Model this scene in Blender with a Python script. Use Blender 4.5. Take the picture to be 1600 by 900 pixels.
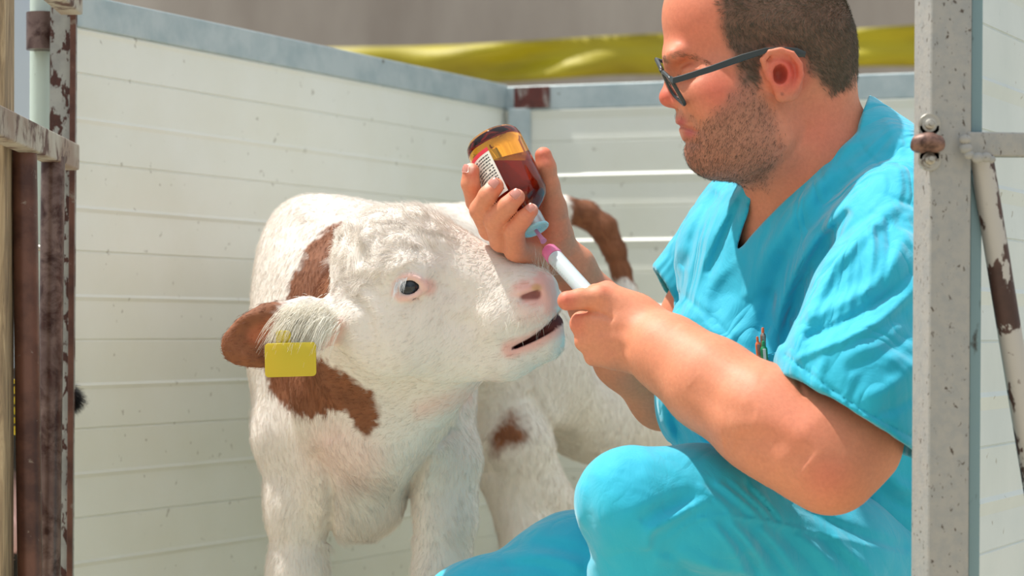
import bpy, bmesh, math, random
import numpy as np
from mathutils import Vector, Matrix

for _o in list(bpy.data.objects):
    bpy.data.objects.remove(_o)
COL = bpy.context.scene.collection
SC = bpy.context.scene
F = 4000.0           # focal length in pixels of the 1600 px wide frame
EYE = 0.70           # camera height

# ------------------------------------------------------------------ camera, sky, sun, exposure
cam_d = bpy.data.cameras.new('camera')
cam = bpy.data.objects.new('camera', cam_d)
COL.objects.link(cam)
cam_d.sensor_width = 36.0
cam_d.lens = 36.0 * F / 1600.0
cam_d.shift_y = 70.0 / 1600.0
cam_d.clip_end = 200
cam.location = (0, 0, EYE)
cam.rotation_euler = (math.pi / 2, 0, 0)
cam_d.dof.use_dof = True
cam_d.dof.focus_distance = 2.98
cam_d.dof.aperture_fstop = 7.0
SC.camera = cam

world = bpy.data.worlds.new('sky')
SC.world = world
world.use_nodes = True
_nt = world.node_tree
_nt.nodes.clear()
_out = _nt.nodes.new('ShaderNodeOutputWorld')
_bg = _nt.nodes.new('ShaderNodeBackground')
# overcast-bright sky: strong overhead, weaker towards the surroundings at eye level
_tc = _nt.nodes.new('ShaderNodeTexCoord')
_sx = _nt.nodes.new('ShaderNodeSeparateXYZ')
_mr = _nt.nodes.new('ShaderNodeMapRange')
_mr.inputs['From Min'].default_value = -0.1
_mr.inputs['From Max'].default_value = 0.9
_mr.inputs['To Min'].default_value = 0.52
_mr.inputs['To Max'].default_value = 1.15
_nt.links.new(_tc.outputs['Generated'], _sx.inputs[0])
_nt.links.new(_sx.outputs['Z'], _mr.inputs['Value'])
_nt.links.new(_mr.outputs[0], _bg.inputs['Strength'])
_bg.inputs['Color'].default_value = (0.90, 0.95, 1.0, 1)
_nt.links.new(_bg.outputs[0], _out.inputs[0])

SUN_DIR = Vector((-0.40, 0.09, 0.91)).normalized()   # towards the sun
sun_d = bpy.data.lights.new('sun', 'SUN')
sun_d.energy = 5.4
sun_d.angle = math.radians(1.2)
sun_d.color = (1.0, 0.955, 0.88)
sun = bpy.data.objects.new('sun', sun_d)
COL.objects.link(sun)
sun.rotation_euler = SUN_DIR.to_track_quat('Z', 'Y').to_euler()

SC.view_settings.view_transform = 'Standard'
SC.view_settings.look = 'None'
SC.view_settings.gamma = 1
SC.view_settings.use_curve_mapping = False
SC.view_settings.exposure = 0.0

# ------------------------------------------------------------------ helpers
def P(px, py, D):
    return np.array([(px - 800.0) / F * D, D, EYE - (py - 520.0) / F * D])

def V(px, py, D):
    return Vector(P(px, py, D))

def lin(c):
    c = [x / 255.0 for x in c]
    return tuple(x / 12.92 if x <= 0.04045 else ((x + 0.055) / 1.055) ** 2.4 for x in c)

def L(r, g, b):
    return lin((r, g, b)) + (1.0,)

class NT:
    """small node-tree helper"""
    def __init__(self, name, base=(.8, .8, .8, 1), rough=.5, **kw):
        self.m = bpy.data.materials.new(name)
        self.m.use_nodes = True
        self.nt = self.m.node_tree
        self.b = self.nt.nodes['Principled BSDF']
        self.b.inputs['Base Color'].default_value = base
        self.b.inputs['Roughness'].default_value = rough
        for k, v in kw.items():
            self.b.inputs[k.replace('_', ' ')].default_value = v
    def n(self, t, **kw):
        nd = self.nt.nodes.new(t)
        for k, v in kw.items():
            setattr(nd, k, v)
        return nd
    def l(self, a, b):
        self.nt.links.new(a, b)
    def coord(self, scale=(1, 1, 1), obj=True):
        tc = self.n('ShaderNodeTexCoord')
        mp = self.n('ShaderNodeMapping')
        mp.inputs['Scale'].default_value = scale
        self.l(tc.outputs['Object'], mp.inputs[0])
        return mp.outputs[0]
    def noise(self, scale, detail=4, rough=.55, stretch=(1, 1, 1), dist=0.0):
        nd = self.n('ShaderNodeTexNoise')
        nd.inputs['Scale'].default_value = scale
        nd.inputs['Detail'].default_value = detail
        nd.inputs['Roughness'].default_value = rough
        nd.inputs['Distortion'].default_value = dist
        self.l(self.coord(stretch), nd.inputs['Vector'])
        return nd.outputs['Fac']
    def ramp(self, fac, stops):
        r = self.n('ShaderNodeValToRGB')
        els = r.color_ramp.elements
        while len(els) < len(stops):
            els.new(0.5)
        for e, (p, c) in zip(els, stops):
            e.position = p
            e.color = c if len(c) == 4 else tuple(c) + (1,)
        self.l(fac, r.inputs[0])
        return r.outputs[0]
    def mix(self, fac, a, b, mode='MIX'):
        m = self.n('ShaderNodeMix', data_type='RGBA', blend_type=mode)
        for s, v in ((m.inputs[0], fac), (m.inputs[6], a), (m.inputs[7], b)):
            if isinstance(v, (int, float)):
                s.default_value = v
            elif isinstance(v, tuple):
                s.default_value = v
            else:
                self.l(v, s)
        return m.outputs[2]
    def bump(self, h, strength=.3, dist=.002, prev=None):
        b = self.n('ShaderNodeBump')
        b.inputs['Strength'].default_value = strength
        b.inputs['Distance'].default_value = dist
        self.l(h, b.inputs['Height'])
        if prev is not None:
            self.l(prev, b.inputs['Normal'])
        self.l(b.outputs[0], self.b.inputs['Normal'])
        return b.outputs[0]
    def col(self, s):
        self.l(s, self.b.inputs['Base Color'])
    def attr(self, name='Col'):
        a = self.n('ShaderNodeAttribute')
        a.attribute_name = name
        return a.outputs['Color']

BW = ((0, 0, 0, 1), (1, 1, 1, 1))

def link(name, me, mat=None, parent=None, label=None, cat=None, kind=None, group=None, smooth=False):
    o = bpy.data.objects.new(name, me)
    COL.objects.link(o)
    if mat is not None:
        me.materials.append(mat.m if isinstance(mat, NT) else mat)
    if parent is not None:
        o.parent = parent
    if label: o['label'] = label
    if cat: o['category'] = cat
    if kind: o['kind'] = kind
    if group: o['group'] = group
    if smooth:
        me.polygons.foreach_set('use_smooth', [True] * len(me.polygons))
    return o

def empty(name, loc=(0, 0, 0), label=None, cat=None, group=None):
    o = bpy.data.objects.new(name, None)
    COL.objects.link(o)
    o.empty_display_size = .05
    if label: o['label'] = label
    if cat: o['category'] = cat
    if group: o['group'] = group
    return o

def bm_link(name, bm, mat, parent=None, smooth=False, **kw):
    bmesh.ops.recalc_face_normals(bm, faces=bm.faces[:])
    me = bpy.data.meshes.new(name)
    bm.to_mesh(me)
    bm.free()
    return link(name, me, mat, parent, smooth=smooth, **kw)

def frame_from(z, up=(0, 0, 1)):
    z = Vector(z).normalized()
    u = Vector(up)
    if abs(z.dot(u)) > .97:
        u = Vector((1, 0, 0))
    x = u.cross(z).normalized()
    y = z.cross(x)
    return x, y, z

def bm_box(bm, a, b, w, h, up=(0, 0, 1), bevel=0.0):
    """box beam from a to b, width w (x), height h (y)"""
    a, b = Vector(a), Vector(b)
    x, y, z = frame_from(b - a, up)
    t = bmesh.new()
    vs = []
    for p in (a, b):
        for sx, sy in ((-1, -1), (1, -1), (1, 1), (-1, 1)):
            vs.append(t.verts.new(p + x * sx * w / 2 + y * sy * h / 2))
    for f in ((3, 2, 1, 0), (4, 5, 6, 7), (0, 1, 5, 4), (1, 2, 6, 5), (2, 3, 7, 6), (3, 0, 4, 7)):
        t.faces.new([vs[i] for i in f])
    if bevel:
        bmesh.ops.bevel(t, geom=t.edges[:], offset=bevel, segments=3, affect='EDGES', profile=.6)
    me = bpy.data.meshes.new('t')
    t.to_mesh(me); t.free()
    bm.from_mesh(me)
    bpy.data.meshes.remove(me)

def bm_tube(bm, pts, rads, seg=20, cap=True):
    pts = [Vector(p) for p in pts]
    if isinstance(rads, (int, float)):
        rads = [rads] * len(pts)
    rings = []
    x = None
    for i, p in enumerate(pts):
        d = (pts[min(i + 1, len(pts) - 1)] - pts[max(i - 1, 0)]).normalized()
        if x is None:
            x, y, _ = frame_from(d)
        x = (x - d * x.dot(d)).normalized()
        y = d.cross(x)
        rings.append([bm.verts.new(p + (x * math.cos(2 * math.pi * k / seg) + y * math.sin(2 * math.pi * k / seg)) * rads[i]) for k in range(seg)])
    for r0, r1 in zip(rings[:-1], rings[1:]):
        for k in range(seg):
            bm.faces.new((r0[k], r0[(k + 1) % seg], r1[(k + 1) % seg], r1[k]))
    if cap:
        bm.faces.new(rings[0][::-1])
        bm.faces.new(rings[-1])

def bm_lathe(bm, a, d, prof, seg=48):
    """prof: list of (distance along d, radius)"""
    a = Vector(a)
    x, y, z = frame_from(d)
    rings = []
    for t, r in prof:
        c = a + z * t
        rings.append([bm.verts.new(c + (x * math.cos(2 * math.pi * k / seg) + y * math.sin(2 * math.pi * k / seg)) * max(r, 1e-5)) for k in range(seg)])
    for r0, r1 in zip(rings[:-1], rings[1:]):
        for k in range(seg):
            bm.faces.new((r0[k], r0[(k + 1) % seg], r1[(k + 1) % seg], r1[k]))
    bm.faces.new(rings[0][::-1]); bm.faces.new(rings[-1])

def smooth_by_angle(o, ang=35):
    me = o.data
    me.polygons.foreach_set('use_smooth', [True] * len(me.polygons))
    me.set_sharp_from_angle(angle=math.radians(ang))

# ------------------------------------------------------------------ signed-distance sculpting
_rng = np.random.default_rng(7)
_LAT = _rng.random((32, 32, 32)).astype(np.float32) * 2 - 1

def vnoise(p, f, seed=0):
    q = p * f + seed * 7.31 + 100.0
    i = np.floor(q).astype(np.int64)
    t = (q - i)
    t = t * t * (3 - 2 * t)
    i0 = i % 32
    i1 = (i + 1) % 32
    x, y, z = t[:, 0], t[:, 1], t[:, 2]
    def g(a, b, c): return _LAT[a[:, 0], b[:, 1], c[:, 2]]
    return ((g(i0, i0, i0) * (1 - x) + g(i1, i0, i0) * x) * (1 - y) + (g(i0, i1, i0) * (1 - x) + g(i1, i1, i0) * x) * y) * (1 - z) + \
           ((g(i0, i0, i1) * (1 - x) + g(i1, i0, i1) * x) * (1 - y) + (g(i0, i1, i1) * (1 - x) + g(i1, i1, i1) * x) * y) * z

def smin(a, b, k):
    if k <= 0: return np.minimum(a, b)
    h = np.maximum(k - np.abs(a - b), 0) / k
    return np.minimum(a, b) - h * h * k * .25

def smax(a, b, k):
    return -smin(-a, -b, k)

def f_cap(a, b, ra, rb, flat=None):
    a = np.asarray(a, float); b = np.asarray(b, float)
    ba = b - a
    L2 = max(float(ba @ ba), 1e-12)
    if flat is not None:
        n = np.asarray(flat[:3], float); n = n / np.linalg.norm(n); f = flat[3]
    def fn(p):
        pa = p - a
        t = np.clip(pa @ ba / L2, 0, 1)
        q = pa - t[:, None] * ba
        if flat is None:
            return np.sqrt((q * q).sum(1)) - (ra + t * (rb - ra))
        c = q @ n
        q2 = q + np.outer(c * (1 / f - 1), n)
        ln = np.sqrt((q2 * q2).sum(1)) + 1e-9
        g = q2 + np.outer((q2 @ n) * (1 / f - 1), n)
        gl = np.sqrt((g * g).sum(1)) / ln
        return (ln - (ra + t * (rb - ra))) / np.maximum(gl, .2)
    return fn

def f_ell(c, r, R=None):
    c = np.asarray(c, float); r = np.asarray(r, float)
    def fn(p):
        q = p - c
        if R is not None: q = q @ R
        k0 = np.sqrt(((q / r) ** 2).sum(1)) + 1e-9
        k1 = np.sqrt(((q / (r * r)) ** 2).sum(1)) + 1e-9
        return k0 * (k0 - 1) / k1
    return fn

def rotm(ax, deg):
    return np.array(Matrix.Rotation(math.radians(deg), 3, ax))

def f_chain(pts, k=.004, flat=None):
    """pts: list of (vec, radius)"""
    fs = [f_cap(a[0], b[0], a[1], b[1], flat) for a, b in zip(pts[:-1], pts[1:])]
    def fn(p):
        d = fs[0](p)
        for f in fs[1:]:
            d = smin(d, f(p), k)
        return d
    return fn

def proj(p):
    y = np.maximum(p[:, 1], .1)
    return np.stack([800 + F * p[:, 0] / y, 520 - F * (p[:, 2] - EYE) / y], 1)

def poly_dist(q, poly):
    """2D distance to polyline and parameter 0..1"""
    best = np.full(len(q), 1e9); tt = np.zeros(len(q))
    n = len(poly) - 1
    for i in range(n):
        a = np.array(poly[i], float); b = np.array(poly[i + 1], float)
        ba = b - a
        t = np.clip((q - a) @ ba / max(ba @ ba, 1e-9), 0, 1)
        d = np.sqrt(((q - a - t[:, None] * ba) ** 2).sum(1))
        m = d < best
        best[m] = d[m]; tt[m] = (i + t[m]) / n
    return best, tt

def in_poly(q, poly):
    x, y = q[:, 0], q[:, 1]
    ins = np.zeros(len(q), bool)
    n = len(poly)
    j = n - 1
    for i in range(n):
        xi, yi = poly[i]; xj, yj = poly[j]
        c = ((yi > y) != (yj > y))
        with np.errstate(divide='ignore', invalid='ignore'):
            xx = (xj - xi) * (y - yi) / (yj - yi + 1e-12) + xi
        ins ^= c & (x < xx)
        j = i
    return ins

def soft_poly(q, poly, w):
    """0..1 mask of polygon with soft edge of w px, positive inside"""
    d, _ = poly_dist(q, list(poly) + [poly[0]])
    s = np.where(in_poly(q, poly), d, -d)
    return np.clip(s / w + .5, 0, 1)

class Body:
    def __init__(s):
        s.items = []       # (op, fn, k)
    def add(s, fn, k=.01): s.items.append(('u', fn, k)); return s
    def sub(s, fn, k=.004): s.items.append(('s', fn, k)); return s
    def cut(s, fn, k=.002): s.items.append(('i', fn, k)); return s
    def disp(s, fn, amp): s.items.append(('d', fn, amp)); return s
    def fold(s, poly, w, h, dmax=9.0, dmin=0.0, taper=True):
        """ridge (h>0) or groove (h<0) in metres along a curve; w in px"""
        poly = [tuple(map(float, q)) for q in poly]
        # smooth the polyline (Chaikin)
        for _ in range(2):
            if len(poly) > 2:
                o = [poly[0]]
                for a, b in zip(poly[:-1], poly[1:]):
                    o.append((.75 * a[0] + .25 * b[0], .75 * a[1] + .25 * b[1]))
                    o.append((.25 * a[0] + .75 * b[0], .25 * a[1] + .75 * b[1]))
                o.append(poly[-1]); poly = o
        arr = np.array(poly)
        lo = arr.min(0) - 3 * w; hi = arr.max(0) + 3 * w
        def fn(p):
            q = proj(p)
            m = (q[:, 0] > lo[0]) & (q[:, 0] < hi[0]) & (q[:, 1] > lo[1]) & (q[:, 1] < hi[1]) & (p[:, 1] < dmax) & (p[:, 1] > dmin)
            out = np.zeros(len(p))
            if m.any():
                d, t = poly_dist(q[m], poly)
                v = np.exp(-(d / w) ** 2)
                if taper: v *= np.clip(np.sin(np.pi * np.clip(t, .0, 1.)), 0, 1) ** .6
                out[m] = -h * v
            return out
        fn.box = (lo, hi)
        s.items.append(('f', fn, abs(h)))
        return s
    def ev(s, p, items=None):
        d = np.full(len(p), 1e3)
        for op, fn, k in (s.items if items is None else items):
            if op == 'u': d = smin(d, fn(p), k)
            elif op == 's': d = smax(d, -fn(p), k)
            elif op == 'i': d = smax(d, fn(p), k)
            else: d = d + fn(p)
        return d
    def mesh(s, lo, hi, h, B=14):
        lo = np.array(lo, float); hi = np.array(hi, float)
        nb = np.maximum(np.ceil((hi - lo) / (h * B)).astype(int), 1)
        N = nb * B + 1
        D = np.empty(N, np.float32)
        # coarse
        g = np.stack(np.meshgrid(*[np.arange(n) for n in nb], indexing='ij'), -1).reshape(-1, 3)
        cen = lo + (g + .5) * B * h
        hd = B * h * .5 * math.sqrt(3)
        dist = []
        d = np.full(len(cen), 1e3)
        for op, fn, k in s.items:
            v = fn(cen)
            if op == 'f':
                q = proj(cen)
                mar = hd * F / 2.6
                v2 = np.where((q[:, 0] > fn.box[0][0] - mar) & (q[:, 0] < fn.box[1][0] + mar) & (q[:, 1] > fn.box[0][1] - mar) & (q[:, 1] < fn.box[1][1] + mar), -1., 1e3)
                dist.append(v2)
            elif op == 'd': dist.append(np.full(len(cen), -1.))
            elif op == 'i': dist.append(np.full(len(cen), -1.)); d = smax(d, v, k)
            else:
                dist.append(v - k)
                d = smin(d, v, k) if op == 'u' else smax(d, -v, k)
        dist = np.array(dist)
        active = np.abs(d) < hd * 1.35 + .012
        up = np.repeat(np.repeat(np.repeat(d.reshape(nb), B, 0), B, 1), B, 2)
        D[:-1, :-1, :-1] = up
        D[-1] = 1; D[:, -1] = 1; D[:, :, -1] = 1
        del up
        off = np.stack(np.meshgrid(*[np.arange(B + 1)] * 3, indexing='ij'), -1).reshape(-1, 3)
        for bi in np.nonzero(active)[0]:
            its = [it for it, dd in zip(s.items, dist[:, bi]) if dd < hd * 1.35 + .004]
            base = g[bi] * B
            pts = lo + (base + off) * h
            if not any(it[0] == 'u' for it in its):
                its = [it for it in s.items if it[0] in 'u'][:1] + its if False else s.items
            v = s.ev(pts, its).reshape(B + 1, B + 1, B + 1)
            D[base[0]:base[0] + B + 1, base[1]:base[1] + B + 1, base[2]:base[2] + B + 1] = v
        return nets(D, lo, h)

def nets(D, lo, h):
    D[0] = D[-1] = .01; D[:, 0] = D[:, -1] = .01; D[:, :, 0] = D[:, :, -1] = .01
    S = D < 0
    c = [S[i:S.shape[0] - 1 + i, j:S.shape[1] - 1 + j, k:S.shape[2] - 1 + k] for i in (0, 1) for j in (0, 1) for k in (0, 1)]
    anyc = c[0].copy(); allc = c[0].copy()
    for x in c[1:]:
        anyc |= x; allc &= x
    mixed = anyc & ~allc
    idx = np.argwhere(mixed)
    n = len(idx)
    m = np.full(mixed.shape, -1, np.int32)
    m[mixed] = np.arange(n, dtype=np.int32)
    cor = np.array([(i, j, k) for i in (0, 1) for j in (0, 1) for k in (0, 1)])
    val = np.stack([D[idx[:, 0] + a, idx[:, 1] + b, idx[:, 2] + e] for a, b, e in cor], 1).astype(float)
    acc = np.zeros((n, 3)); cnt = np.zeros(n)
    for a in range(8):
        for b in range(a + 1, 8):
            if np.abs(cor[a] - cor[b]).sum() != 1: continue
            va, vb = val[:, a], val[:, b]
            x = (va < 0) != (vb < 0)
            t = np.where(x, va / np.where(x, va - vb, 1), 0)
            pos = cor[a] + t[:, None] * (cor[b] - cor[a])
            acc += np.where(x[:, None], pos, 0); cnt += x
    vert = lo + (idx + acc / cnt[:, None]) * h
    quads = []
    for ax in range(3):
        sl0 = [slice(None)] * 3; sl1 = [slice(None)] * 3
        sl0[ax] = slice(0, -1); sl1[ax] = slice(1, None)
        A, Bq = S[tuple(sl0)], S[tuple(sl1)]
        e = np.argwhere(A != Bq)
        e = e[(e[:, (ax + 1) % 3] > 0) & (e[:, (ax + 2) % 3] > 0)]
        u = np.zeros(3, int); w = np.zeros(3, int)
        u[(ax + 1) % 3] = 1; w[(ax + 2) % 3] = 1
        def at(q):
            q = np.minimum(q, np.array(m.shape) - 1)
            return m[q[:, 0], q[:, 1], q[:, 2]]
        q = np.stack([at(e - u - w), at(e - w), at(e), at(e - u)], 1)
        fl = A[e[:, 0], e[:, 1], e[:, 2]]
        q = np.where(fl[:, None], q, q[:, ::-1])
        q = q[(q >= 0).all(1)]
        quads.append(q)
    return vert, np.concatenate(quads)

def to_mesh(name, vert, quads, relax=1):
    # light laplacian relax to remove voxel stepping
    if relax:
        e = np.concatenate([quads[:, [0, 1]], quads[:, [1, 2]], quads[:, [2, 3]], quads[:, [3, 0]]])
        for _ in range(relax):
            acc = np.zeros_like(vert)
            cnt = np.bincount(e[:, 0], minlength=len(vert)) + np.bincount(e[:, 1], minlength=len(vert))
            for ax in range(3):
                acc[:, ax] = np.bincount(e[:, 0], vert[e[:, 1], ax], len(vert)) + np.bincount(e[:, 1], vert[e[:, 0], ax], len(vert))
            vert = vert * .5 + .5 * acc / np.maximum(cnt, 1)[:, None]
    me = bpy.data.meshes.new(name)
    me.vertices.add(len(vert)); me.vertices.foreach_set('co', vert.astype(np.float32).ravel())
    me.loops.add(len(quads) * 4); me.loops.foreach_set('vertex_index', quads.astype(np.int32).ravel())
    me.polygons.add(len(quads)); me.polygons.foreach_set('loop_start', np.arange(0, len(quads) * 4, 4, dtype=np.int32))
    me.update(calc_edges=True)
    me.polygons.foreach_set('use_smooth', np.ones(len(quads), bool))
    return me

def normals(me):
    n = np.empty(len(me.vertices) * 3, np.float32)
    me.vertices.foreach_get('normal', n)
    return n.reshape(-1, 3).astype(float)

def coords(me):
    n = np.empty(len(me.vertices) * 3, np.float32)
    me.vertices.foreach_get('co', n)
    return n.reshape(-1, 3).astype(float)

def set_col(me, col):
    a = me.color_attributes.new('Col', 'FLOAT_COLOR', 'POINT')
    c = np.ones((len(me.vertices), 4), np.float32)
    c[:, :3] = col
    a.data.foreach_set('color', c.ravel())

def strands(name, roots, dirs, lens, r0, mat, parent, cols=None, curl=None, npt=4, label=None, sag=0.0):
    """short hairs as one hair-curves object"""
    n = len(roots)
    hc = bpy.data.hair_curves.new(name)
    hc.add_curves([npt] * n)
    t = np.linspace(0, 1, npt)
    pts = roots[:, None, :] + dirs[:, None, :] * (lens[:, None] * t)[:, :, None]
    if curl is not None:
        pts += curl[:, None, :] * (t ** 2)[None, :, None] * lens[:, None, None]
    pts[:, :, 2] -= sag * lens[:, None] * (t ** 2)[None, :]
    hc.points.foreach_set('position', pts.astype(np.float32).ravel())
    rad = hc.attributes.new('radius', 'FLOAT', 'POINT') if 'radius' not in hc.attributes else hc.attributes['radius']
    rr = (r0 * (1 - .8 * t))[None, :].repeat(n, 0)
    rad.data.foreach_set('value', rr.astype(np.float32).ravel())
    if cols is not None:
        a = hc.attributes.new('Col', 'FLOAT_COLOR', 'POINT')
        c = np.ones((n, npt, 4), np.float32); c[:, :, :3] = cols[:, None, :]
        a.data.foreach_set('color', c.ravel())
    o = bpy.data.objects.new(name, hc)
    COL.objects.link(o)
    hc.materials.append(mat.m if isinstance(mat, NT) else mat)
    o.parent = parent
    o['kind'] = 'stuff'
    if label: o['label'] = label
    return o

def unit(v):
    return v / (np.linalg.norm(v, axis=-1, keepdims=True) + 1e-9)

# ================================================================== materials
def painted_panel(name, base, dirt):
    m = NT(name, L(*base), .42)
    n1 = m.noise(6, 5, .6)
    c = m.mix(m.ramp(n1, [(.3, (0, 0, 0, 1)), (.75, (1, 1, 1, 1))]), L(*base), L(*dirt))
    sp = m.ramp(m.noise(55, 2, .5), [(.70, BW[0]), (.74, BW[1])])
    c = m.mix(sp, c, m.mix(.45, c, L(110, 100, 75)))
    m.col(c)
    m.bump(m.noise(90, 3), .08, .001)
    return m
M_panel = painted_panel('panel_white', (222, 224, 216), (216, 217, 205))
M_panel_b = painted_panel('panel_grey', (205, 214, 214), (192, 203, 203))

def metal_paint(name, base, rust, lo, hi, scale, rough=.5, metallic=.0, stretch=(1, 1, 1), second=None):
    m = NT(name, L(*base), rough, Metallic=metallic)
    f = m.ramp(m.noise(scale, 6, .62, stretch, .3), [(lo, BW[0]), (hi, BW[1])])
    basec = L(*base)
    if second:
        f2 = m.ramp(m.noise(scale * .45, 4, .6), [(.4, BW[0]), (.65, BW[1])])
        basec = m.mix(f2, L(*base), L(*second))
    rc = m.mix(m.noise(scale * 2.5, 3), L(*rust), L(*[int(x * .55) for x in rust]))
    m.col(m.mix(f, basec, rc))
    m.bump(m.noise(scale * 1.5, 5), .35, .0015)
    return m
M_galv = metal_paint('galvanised', (176, 188, 190), (128, 118, 104), .68, .74, 40, .45, .2, second=(156, 172, 176))
M_galv_dk = metal_paint('galvanised_worn', (150, 160, 160), (88, 52, 44), .52, .58, 25, .55, .2)
M_post = metal_paint('painted_steel', (156, 154, 149), (92, 78, 66), .62, .655, 190, .6, .1, (1, 1, .6), second=(146, 147, 145))
M_post_side = metal_paint('zinc_side', (120, 146, 152), (80, 80, 76), .62, .7, 40, .5, .3, (1, 1, .4))
M_chip = metal_paint('chipped_paint', (160, 162, 158), (84, 44, 36), .51, .54, 62, .6, .05, (1, 1, .5), second=(140, 142, 140))
M_rust = metal_paint('rusty_pipe', (104, 70, 58), (150, 132, 120), .62, .68, 45, .38, .35, second=(72, 46, 40))
M_rust2 = metal_paint('rusty_worn_pipe', (118, 98, 92), (78, 48, 42), .42, .6, 35, .35, .45, second=(92, 72, 68))
M_bar = metal_paint('flaking_bar', (172, 168, 156), (98, 62, 52), .50, .60, 22, .6, .1, second=(140, 122, 108))
M_zincp = metal_paint('pale_zinc_pipe', (192, 208, 200), (110, 84, 70), .66, .72, 50, .5, .15)
M_bolt = metal_paint('bolt_steel', (170, 166, 156), (110, 84, 66), .55, .7, 120, .4, .7)
M_brownclamp = metal_paint('brown_clamp', (128, 96, 84), (84, 54, 44), .45, .65, 80, .45, .3)

M_wood = NT('weathered_wood', L(150, 130, 100), .8)
_g = M_wood.noise(30, 6, .6, (3, 3, .25), 1.2)
M_wood.col(M_wood.ramp(_g, [(.3, L(104, 88, 70)), (.5, L(150, 130, 102)), (.7, L(184, 164, 132))]))
M_wood.bump(_g, .5, .003)

M_ground = NT('sunlit_straw_floor', L(190, 178, 150), .9)
M_ground.col(M_ground.ramp(M_ground.noise(9, 6, .7, (1, .4, 1)), [(.3, L(168, 158, 134)), (.7, L(204, 194, 168))]))
M_ground.bump(M_ground.noise(60, 4), .8, .01)
M_conc = NT('concrete_back', L(168, 160, 150), .9)
M_conc.col(M_conc.ramp(M_conc.noise(1.6, 5, .6, (1, 1, .35)), [(.3, L(142, 132, 124)), (.7, L(182, 174, 166))]))
M_yel = NT('yellow_board', L(176, 160, 0), .55)
M_yel.col(M_yel.ramp(M_yel.noise(2.2, 3, .5, (1, 1, 3)), [(.3, L(120, 106, 0)), (.65, L(168, 156, 0))]))

# ================================================================== setting
def extrude_profile(name, a, b, prof, mat, thick, **kw):
    """wall between plan points a and b; prof = list of (z, outward offset to the room side)"""
    a = Vector((a[0], a[1], 0)); b = Vector((b[0], b[1], 0))
    d = (b - a).normalized()
    n = Vector((d.y, -d.x, 0)) * kw.pop('side', 1)
    bm = bmesh.new()
    ra = [bm.verts.new(a + n * o + Vector((0, 0, z))) for z, o in prof] + [bm.verts.new(a - n * thick + Vector((0, 0, prof[-1][0]))), bm.verts.new(a - n * thick + Vector((0, 0, prof[0][0])))]
    rb = [bm.verts.new(b + n * o + Vector((0, 0, z))) for z, o in prof] + [bm.verts.new(b - n * thick + Vector((0, 0, prof[-1][0]))), bm.verts.new(b - n * thick + Vector((0, 0, prof[0][0])))]
    N = len(ra)
    for i in range(N):
        j = (i + 1) % N
        bm.faces.new((ra[i], ra[j], rb[j], rb[i]))
    bm.faces.new(ra); bm.faces.new(rb[::-1])
    return bm_link(name, bm, mat, **kw)

def board_profile(z0, z1, e=.0040, w=.020):
    pr = [(z0, 0.0)]
    zs = .874 - .122 * 8
    while zs < z1 - .012:
        if zs > z0 + .01:
            # board edge standing proud, chamfered towards the sky, thin gap above it
            pr += [(zs - w, 0.0), (zs - .001 - e * .85, e), (zs, .0006), (zs + .0010, 0.0)]
        zm = zs + .061
        if z0 + .01 < zm < z1 - .012:
            pr += [(zm - .003, 0.002), (zm - .0012, .0002), (zm, .0002), (zm + .0008, 0.002)]
        zs += .122
    pr.append((z1, 0.0))
    return pr

LA = np.array([-.60, 3.50]); LB = np.array([-.012, 4.80])      # left wall
BB = np.array([.725, 4.53])                                    # back wall right reference
ld = (LB - LA) / np.linalg.norm(LB - LA); bd = (BB - LB) / np.linalg.norm(BB - LB)
LA0 = LA - ld * .012
BB1 = LB + bd * 1.6
TOP = 1.165
wl = extrude_profile('wall_left', LA0, LB, board_profile(0, TOP - .004, .0020, .008), M_panel, .035, kind='structure')
wb = extrude_profile('wall_back', LB, BB1, board_profile(0, TOP - .006), M_panel, .035, kind='structure')
RA = np.array([.532, 2.93]); RB = RA + ld * 1.9
wr = extrude_profile('wall_right', RA, RB, board_profile(0, 1.25), M_panel_b, .03, kind='structure')

def rail(name, a, b, side, ztop, hgt=.046):
    a3 = Vector((a[0], a[1], 0)); b3 = Vector((b[0], b[1], 0))
    d = (b3 - a3).normalized(); n = Vector((d.y, -d.x, 0))
    bm = bmesh.new()
    off = n * (-.0175)
    bm_box(bm, a3 + off + Vector((0, 0, ztop - hgt / 2)), b3 + off + Vector((0, 0, ztop - hgt / 2)), .043, hgt, bevel=.003)
    return bm_link(name, bm, M_galv, kind='structure')
r1 = rail('trim_1', LA0, LB, 1, TOP)
r2 = rail('trim_2', LB, BB1, 1, TOP - .004)
# corner post and rust stained joint
bm = bmesh.new()
cpt = Vector((LB[0] + .012, LB[1] - .012, 0))
bm_box(bm, cpt + Vector((.014, 0, 0)), cpt + Vector((.014, 0, TOP - .046)), .042, .024, up=(0, 1, 0), bevel=.002)
bm_link('trim_3', bm, M_galv, kind='structure')
bm = bmesh.new()
q0 = LB + bd * .020; q1 = LB + bd * .090
nn = Vector((bd[1], -bd[0], 0))
bm_box(bm, Vector((q0[0], q0[1], TOP - .026)) + nn * .0075, Vector((q1[0], q1[1], TOP - .026)) + nn * .0075, .003, .040, bevel=.001)
bm_link('corner_plate', bm, metal_paint('rust_joint', (150, 142, 136), (108, 50, 42), .36, .46, 26, .7), label='small rust-stained plate on the top rail beside the back corner of the pen', cat='metal plate')

def plane(name, x0, x1, y0, y1, z, mat, **kw):
    bm = bmesh.new()
    vs = [bm.verts.new(v) for v in ((x0, y0, z), (x1, y0, z), (x1, y1, z), (x0, y1, z))]
    bm.faces.new(vs)
    return bm_link(name, bm, mat, **kw)
plane('floor', -6, 6, -3, 12, 0, M_ground, kind='structure')

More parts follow.
